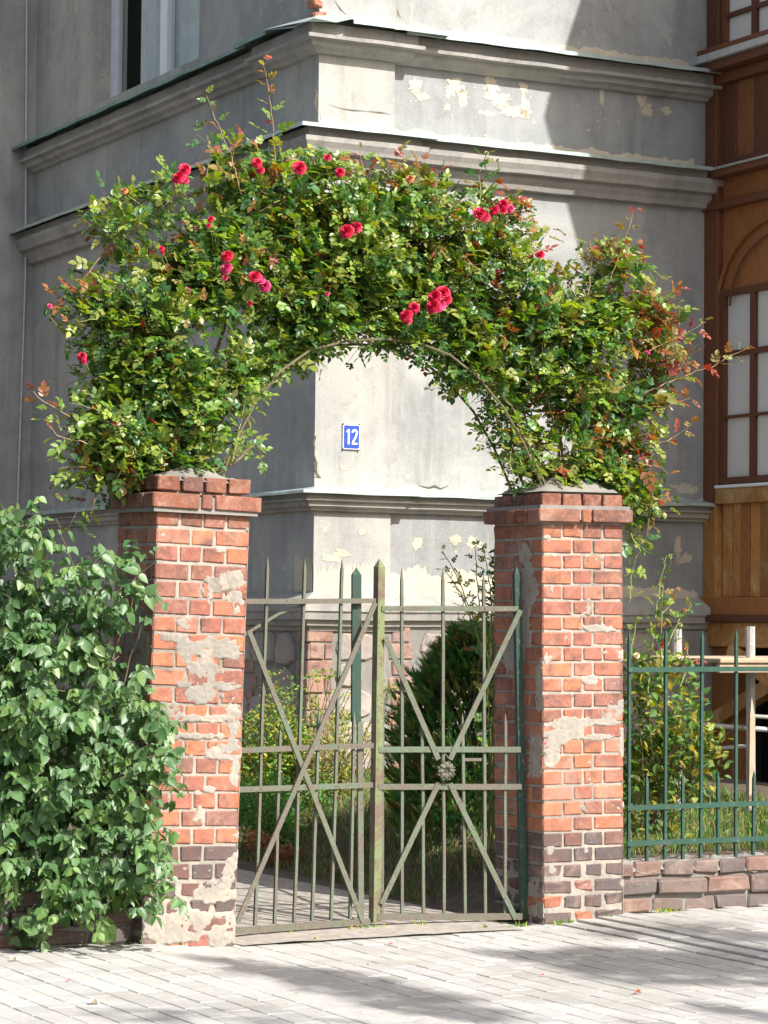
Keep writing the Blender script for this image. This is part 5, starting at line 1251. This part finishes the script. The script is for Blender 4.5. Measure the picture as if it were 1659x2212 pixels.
RG = [(.07, .16, .04), (.10, .20, .05), (.13, .24, .05), (.24, .28, .05), (.40, .34, .06)]
rs, ro = garden_shrub('rose_bush', 'bushy rose with yellowing leaves behind the green fence', 'rose bush', [(1430, 1560, 85, 120, 1), (1470, 1650, 80, 90, 1), (1400, 1690, 60, 110, .9), (1420, 1450, 60, 50, .6), (1500, 1600, 40, 60, .8), (1400, 1800, 60, 40, .6), (1350, 1500, 30, 100, .6)], 15.3, RG, .058, .62, 'leaf_soft', .42, stems=5, ay=.3, nparts=150)
up_ = Rose()
for pts, br in (([(1400, 1500), (1410, 1380), (1425, 1270), (1440, 1200)], .2), ([(1430, 1480), (1428, 1350), (1432, 1260)], .35), ([(1440, 1400), (1470, 1330), (1495, 1305)], .1), ([(1360, 1300), (1365, 1240)], .1), ([(1470, 1480), (1490, 1430), (1482, 1400)], .6), ([(1362, 1420), (1375, 1340)], .2), ([(1425, 1330), (1455, 1300)], .8)):
    shoot(up_, pts, 15.1, br, .085, .005).build('shoot', M['stem_green'], rs, off=ro)
up_.emit(rs, ro, None, leafmat=M['leaf_soft'], nparts=0)
for (x, y, d, m_) in ((1466, 1272, 8, 'withered'), (1478, 1318, 9, 'withered'), (1447, 1203, 9, 'bud'), (1466, 1418, 10, 'palepetal'), (1470, 1348, 10, 'bud'), (1482, 1402, 9, 'withered'), (1376, 1415, 14, 'palepetal')): put_bloom(rs, ro, x, y, d, 15.0, m_, seed=12)
# pale tall rose by the right pillar, inside the gate
tr = Rose(); tro = at(1062, 1800, 15.0); tro[2] = garden_z(tro[0], tro[1]); trr = empty('tall_rose', tro, 'tall thin pale stemmed rose rising between the conifer and the right pillar', 'rose bush')
for pts in ([(1062, 1650), (1050, 1450), (1020, 1330), (985, 1240), (955, 1190)], [(1058, 1450), (1040, 1340), (1030, 1250), (1025, 1180)], [(1060, 1420), (1062, 1300), (1050, 1210), (1040, 1175)], [(1040, 1400), (1000, 1290), (960, 1230)], [(1062, 1380), (1080, 1290), (1085, 1240)]):
    shoot(tr, pts, 15.0, .04, .085, .006).build('shoot', M['stem_green'], trr, off=tro)
tr.emit(trr, tro, None, leafmat=M['leaf_soft'], nparts=0)
for (x, y, d) in ((1003, 1295, 10), (1010, 1320, 9), (990, 1315, 9)): put_bloom(trr, tro, x, y, d, 14.9, 'palepetal', seed=3)
# sprig of shrub showing left of the right pillar
garden_shrub('ivy_spray', 'dark leafy spray hanging behind the right pillar', 'sprig', [(1078, 1240, 18, 70, .8), (1095, 1200, 12, 50, .6), (1070, 1290, 10, 24, .5)], 14.7, DG+[(.04, .10, .03)], .045, .5, 'leaf_soft', 1.4, ay=.06)

# thin green rod by the building corner, stood free in the garden
gp2 = at(645, 1620, 17.6); b = MB(); b.tube([at(643, 1640, 17.6), at(649, 1378, 17.6)], .008, .006); b.v = [tuple(np.array(v)-gp2) for v in b.v]
o = b.build('thin_green_rod', M['iron_dark']); o.location = gp2; tag(o, 'thin green rod near the brick corner of the foundation', 'stake')

# ------------------------------------------------------------------ grass
def grass(name, n, region, hgt, cols, kind='grass'):
    P = []; Dn = []; Nn = []; L = []; W = []; C = []
    for _ in range(n):
        p = region()
        if p is None: continue
        P.append((p[0], p[1], garden_z(p[0], p[1])-.005)); Dn.append(np.array([0, 0, 1.])+rng.normal(0, .38, 3)); Nn.append(rng.normal(0, 1, 3)+np.array([0, -1, 0])); L.append(hgt*rnd.uniform(.4, 1.3)); W.append(.09); C.append([q*rnd.uniform(.7, 1.3) for q in rnd.choice(cols)])
    o = linkmesh(name, leaves_mesh(name, P, Dn, Nn, L, W, C, M['leaf_soft'], fold=.05, curl=.5)); return tag(o, 'ragged green and straw coloured grass behind the fence', kind, kind='stuff')
def reg_lawn():
    p = GC+UB*rnd.uniform(1.15, 4.2)+VB*rnd.uniform(.45, 5.0); return p
grass('lawn_grass', 26000, reg_lawn, .075, [(.09, .19, .03), (.13, .24, .04), (.24, .28, .08), (.36, .33, .16), (.07, .15, .03)])
def reg_edge():
    p = GC+UB*rnd.choice([rnd.uniform(-1.7, -.8), rnd.uniform(.75, 1.2)])+VB*rnd.uniform(1.0, 4.8); return p
grass('path_side_grass', 9000, reg_edge, .07, [(.10, .17, .04), (.22, .22, .08), (.28, .22, .12), (.08, .13, .03)])

# ------------------------------------------------------------------ pipe trestle with boards by the porch
tp = at(1540, 1740, 16.6); tp[2] = garden_z(*tp[:2]); tre = empty('trestle_table', tp, 'makeshift table of pale boards on white pipe trestles beside the timber porch', 'table')
def seg(name, pts, D, r_, mat): b = MB(); b.tube([at(x, y, D) for x, y in pts], r_, k=10); return b.build(name, M[mat], tre, off=tp)
DT = 16.4
seg('post', [(1464, 1758), (1463, 1359)], DT+.25, .030, 'pipe_white'); seg('post', [(1622, 1750), (1621, 1353)], DT, .030, 'pipe_white')
seg('post', [(1740, 1760), (1740, 1353)], DT-.1, .03, 'pipe_white')
seg('rail', [(1470, 1562), (1700, 1579)], DT+.08, .017, 'pipe'); seg('rail', [(1626, 1547), (1720, 1553)], DT-.06, .013, 'pipe_white'); seg('rail', [(1500, 1620), (1620, 1611)], DT+.2, .013, 'pipe')
top = [at(1462, 1416, DT+.35), at(1700, 1408, DT+.1), at(1740, 1426, DT-.75), at(1455, 1424, DT-.25)]
zt_ = at(1540, 1424, DT)[2]
c_ = at(1580, 1424, DT); 
for k in range(4):
    b = MB(); cc = c_+VB*(-.30+.21*k)+UB*.28; cc[2] = zt_-.0+.0*k; b.cbox(cc, (1.30, .20, .028), .004, .003, k, AX); b.build('board', M['board'], tre, off=tp)
b = MB(); cc = c_+UB*.28-VB*.36; b.cbox((cc[0], cc[1], zt_-.045), (1.28, .04, .06), .004, 0, 9, AX); b.build('edge_rail', M['board'], tre, off=tp)
b = MB(); pk = at(1621, 1745, DT-.8); b.beam(pk, at(1624, 1505, DT-.8), .035, .02, side=UB, point=.12); pk0 = pk.copy(); b.v = [tuple(np.array(v)-pk0) for v in b.v]; o = b.build('garden_stake', M['board']); o.location = pk0; tag(o, 'pale pointed wooden stake standing in the lawn under the table', 'stake')

# ------------------------------------------------------------------ street tree outside the frame: its crown dapples the pavement
tb = np.array([9.6, 2.6, -.05]); tree = empty('street_tree', tb, 'street tree beside the pavement whose crown shades the paving', 'tree')
b = MB(); b.tube([tb, tb+np.array([-.1, .1, 2.2]), tb+np.array([-.3, .5, 4.4]), tb+np.array([-.2, .9, 6.4])], .16, .06, k=10)
b.tube([tb+np.array([-.25, .5, 4.6]), (9.2, 3.0, 8.0), (8.6, 3.2, 9.2)], .07, .02); b.tube([tb+np.array([-.25, .5, 4.3]), (8.2, 2.6, 8.6)], .06, .02); b.build('trunk', M['bark'], tree, off=tb)
P = []; Dn = []; Nn = []; L = []; W = []; C = []
def cast(xv, yv, h):                                                # crown clump whose shadow lands where the photo shows shade
    d = ray(xv, yv); g_ = np.array([0, 0, H])+d*(-H/d[2]); return g_+SUN/SUN[2]*h
for (xv, yv, h, rx, ry, n) in [(1280, 2062, 9.5, .30, .16, 200), (1420, 2060, 10, .36, .22, 300), (1560, 2062, 9.8, .36, .24, 280), (1480, 2095, 9.5, .40, .12, 170), (1650, 2035, 10, .3, .3, 150), (1500, 2010, 10.5, .45, .2, 110), (560, 2075, 9, .30, .09, 80), (690, 2100, 9, .32, .14, 190), (830, 2132, 9, .34, .14, 210),
                             (950, 2168, 9, .26, .12, 110), (1650, 2175, 9.5, .14, .07, 60), (480, 2200, 9, .5, .08, 60), (1180, 2055, 9.5, .2, .08, 50)]:
    c = cast(xv, yv, h)
    for _ in range(n):
        v = ell_sample(); P.append(c+np.array([v[0]*rx, v[1]*ry*1.6, v[2]*.35])); Dn.append(rng.normal(0, 1, 3)); Nn.append(np.array([0, 0, 1.])+rng.normal(0, .5, 3)); L.append(rnd.uniform(.09, .15)); W.append(.75); C.append(rnd.choice(GREENS))
for _ in range(2500):
    v = ell_sample(); P.append(np.array([11.5, 2.0, 9.2])+v*np.array([1.6, 1.6, 1.8])); Dn.append(rng.normal(0, 1, 3)); Nn.append(np.array([0, 0, 1.])+rng.normal(0, .5, 3)); L.append(rnd.uniform(.1, .16)); W.append(.7); C.append(rnd.choice(GREENS))
tag(linkmesh('crown', leaves_mesh('crown', np.array(P)-tb, Dn, Nn, L, W, C, M['leaf_soft']), tree), kind='stuff')

# ------------------------------------------------------------------ litter on the paving
def on_ground(x, y):
    d = ray(x, y); g_ = np.array([0, 0, H])+d*(-H/d[2]); g_[2] = street_z(g_[0], g_[1])+.004; return g_
LIT = [(230, 3315, 'pinkish', 'small red petal on the pale pavers at lower left', .022), (48, 3245, 'palepetal', 'pale yellow fallen leaf on the pavers at far left', .05), (1830, 3270, 'pinkish', 'red petal on the paving below the right pillar', .022),
       (2150, 3330, 'withered', 'curled brown leaf on shaded paving at lower right', .05), (1280, 3365, 'withered', 'tiny brown leaf scrap at the bottom middle of the paving', .02), (1320, 3165, 'pinkish', 'pink petal on the paving in front of the gate', .02),
       (320, 3390, 'palepetal', 'pale fallen leaf on the paving at bottom left', .06), (2035, 3090, 'withered', 'orange leaf scrap against the right pillar foot', .02), (1070, 3150, 'bud', 'green leaf scrap just outside the left gate leaf', .03), (160, 3175, 'withered', 'yellow brown leaf at the foot of the left low wall', .03)]
for k, (x, y, m_, lab, sz) in enumerate(LIT):
    p = on_ground(x*.64, y*.64); mb = MB(); n = 8; r = random.Random(k)
    V = [(0, 0, .006)]+[(sz*.5*cos(2*pi*i/n)*r.uniform(.8, 1.1), sz*.32*sin(2*pi*i/n)*r.uniform(.8, 1.1), .002+.010*(i % 3)*sz/.05) for i in range(n)]
    mb.add(V, [(0, i+1, (i+1) % n+1) for i in range(n)]); o = mb.build('fallen_petal' if 'petal' in lab else 'fallen_leaf', M[m_]); o.location = p; o.rotation_euler = (0, 0, r.uniform(0, 6)); tag(o, lab, 'petal' if 'petal' in lab else 'leaf')
# weeds and moss in the joint at the wall foot
P = []; Dn = []; Nn = []; L = []; W = []; C = []
for _ in range(700):
    s_ = rnd.choice([rnd.uniform(-2.2, .5), rnd.uniform(.6, 2.0), rnd.uniform(2.0, 3.2)]); off = .02 if s_ < .55 else (.30 if s_ < 1.9 else .10)
    p = FRONT_A+UB*s_+VB*(off+rnd.uniform(-.03, .02)); p[2] = street_z(p[0], p[1]); 
    if mnoise.noise(Vector((s_*4, 0, 3))) < .05: continue
    P.append(p); Dn.append(np.array([0, -.2, .8])+rng.normal(0, .4, 3)); Nn.append(rng.normal(0, 1, 3)+np.array([0, 0, 1])); L.append(rnd.uniform(.012, .035)); W.append(.4); C.append(rnd.choice(YG+DG))
if P: tag(linkmesh('joint_weeds', leaves_mesh('joint_weeds', P, Dn, Nn, L, W, C, M['leaf_soft'])), 'tiny weeds along the foot of the wall and gate', 'weeds', kind='stuff')

# moss and grit caught in the joints between the pavers
P = []; Dn = []; Nn = []; L = []; W = []; C = []
for c in parts_:
    for _ in range(rnd.choice((0, 2, 5, 9))):
        e = rnd.random() < .6; a = rnd.choice((-.5, .5))*PW if e else rnd.uniform(-.5, .5)*PW; d = rnd.uniform(-.5, .5)*PL if e else rnd.choice((-.5, .5))*PL
        if mnoise.noise(Vector((c[0]*2.2, c[1]*2.2, 8))) < -.12: continue
        p = c+UB*a+VB*d; p[2] = street_z(p[0], p[1])-.003
        P.append(p); Dn.append(rng.normal(0, 1, 3)*np.array([1, 1, .3])); Nn.append(np.array([0, 0, 1.])+rng.normal(0, .4, 3)); L.append(rnd.uniform(.004, .013)); W.append(.8); C.append(rnd.choice([(.13, .15, .05), (.20, .15, .08), (.10, .09, .06), (.16, .19, .06), (.25, .16, .08)]))
tag(linkmesh('joint_moss', leaves_mesh('joint_moss', P, Dn, Nn, L, W, C, M['leaf_soft'])), 'specks of moss and dry leaf grit in the paving joints', 'moss', kind='stuff')
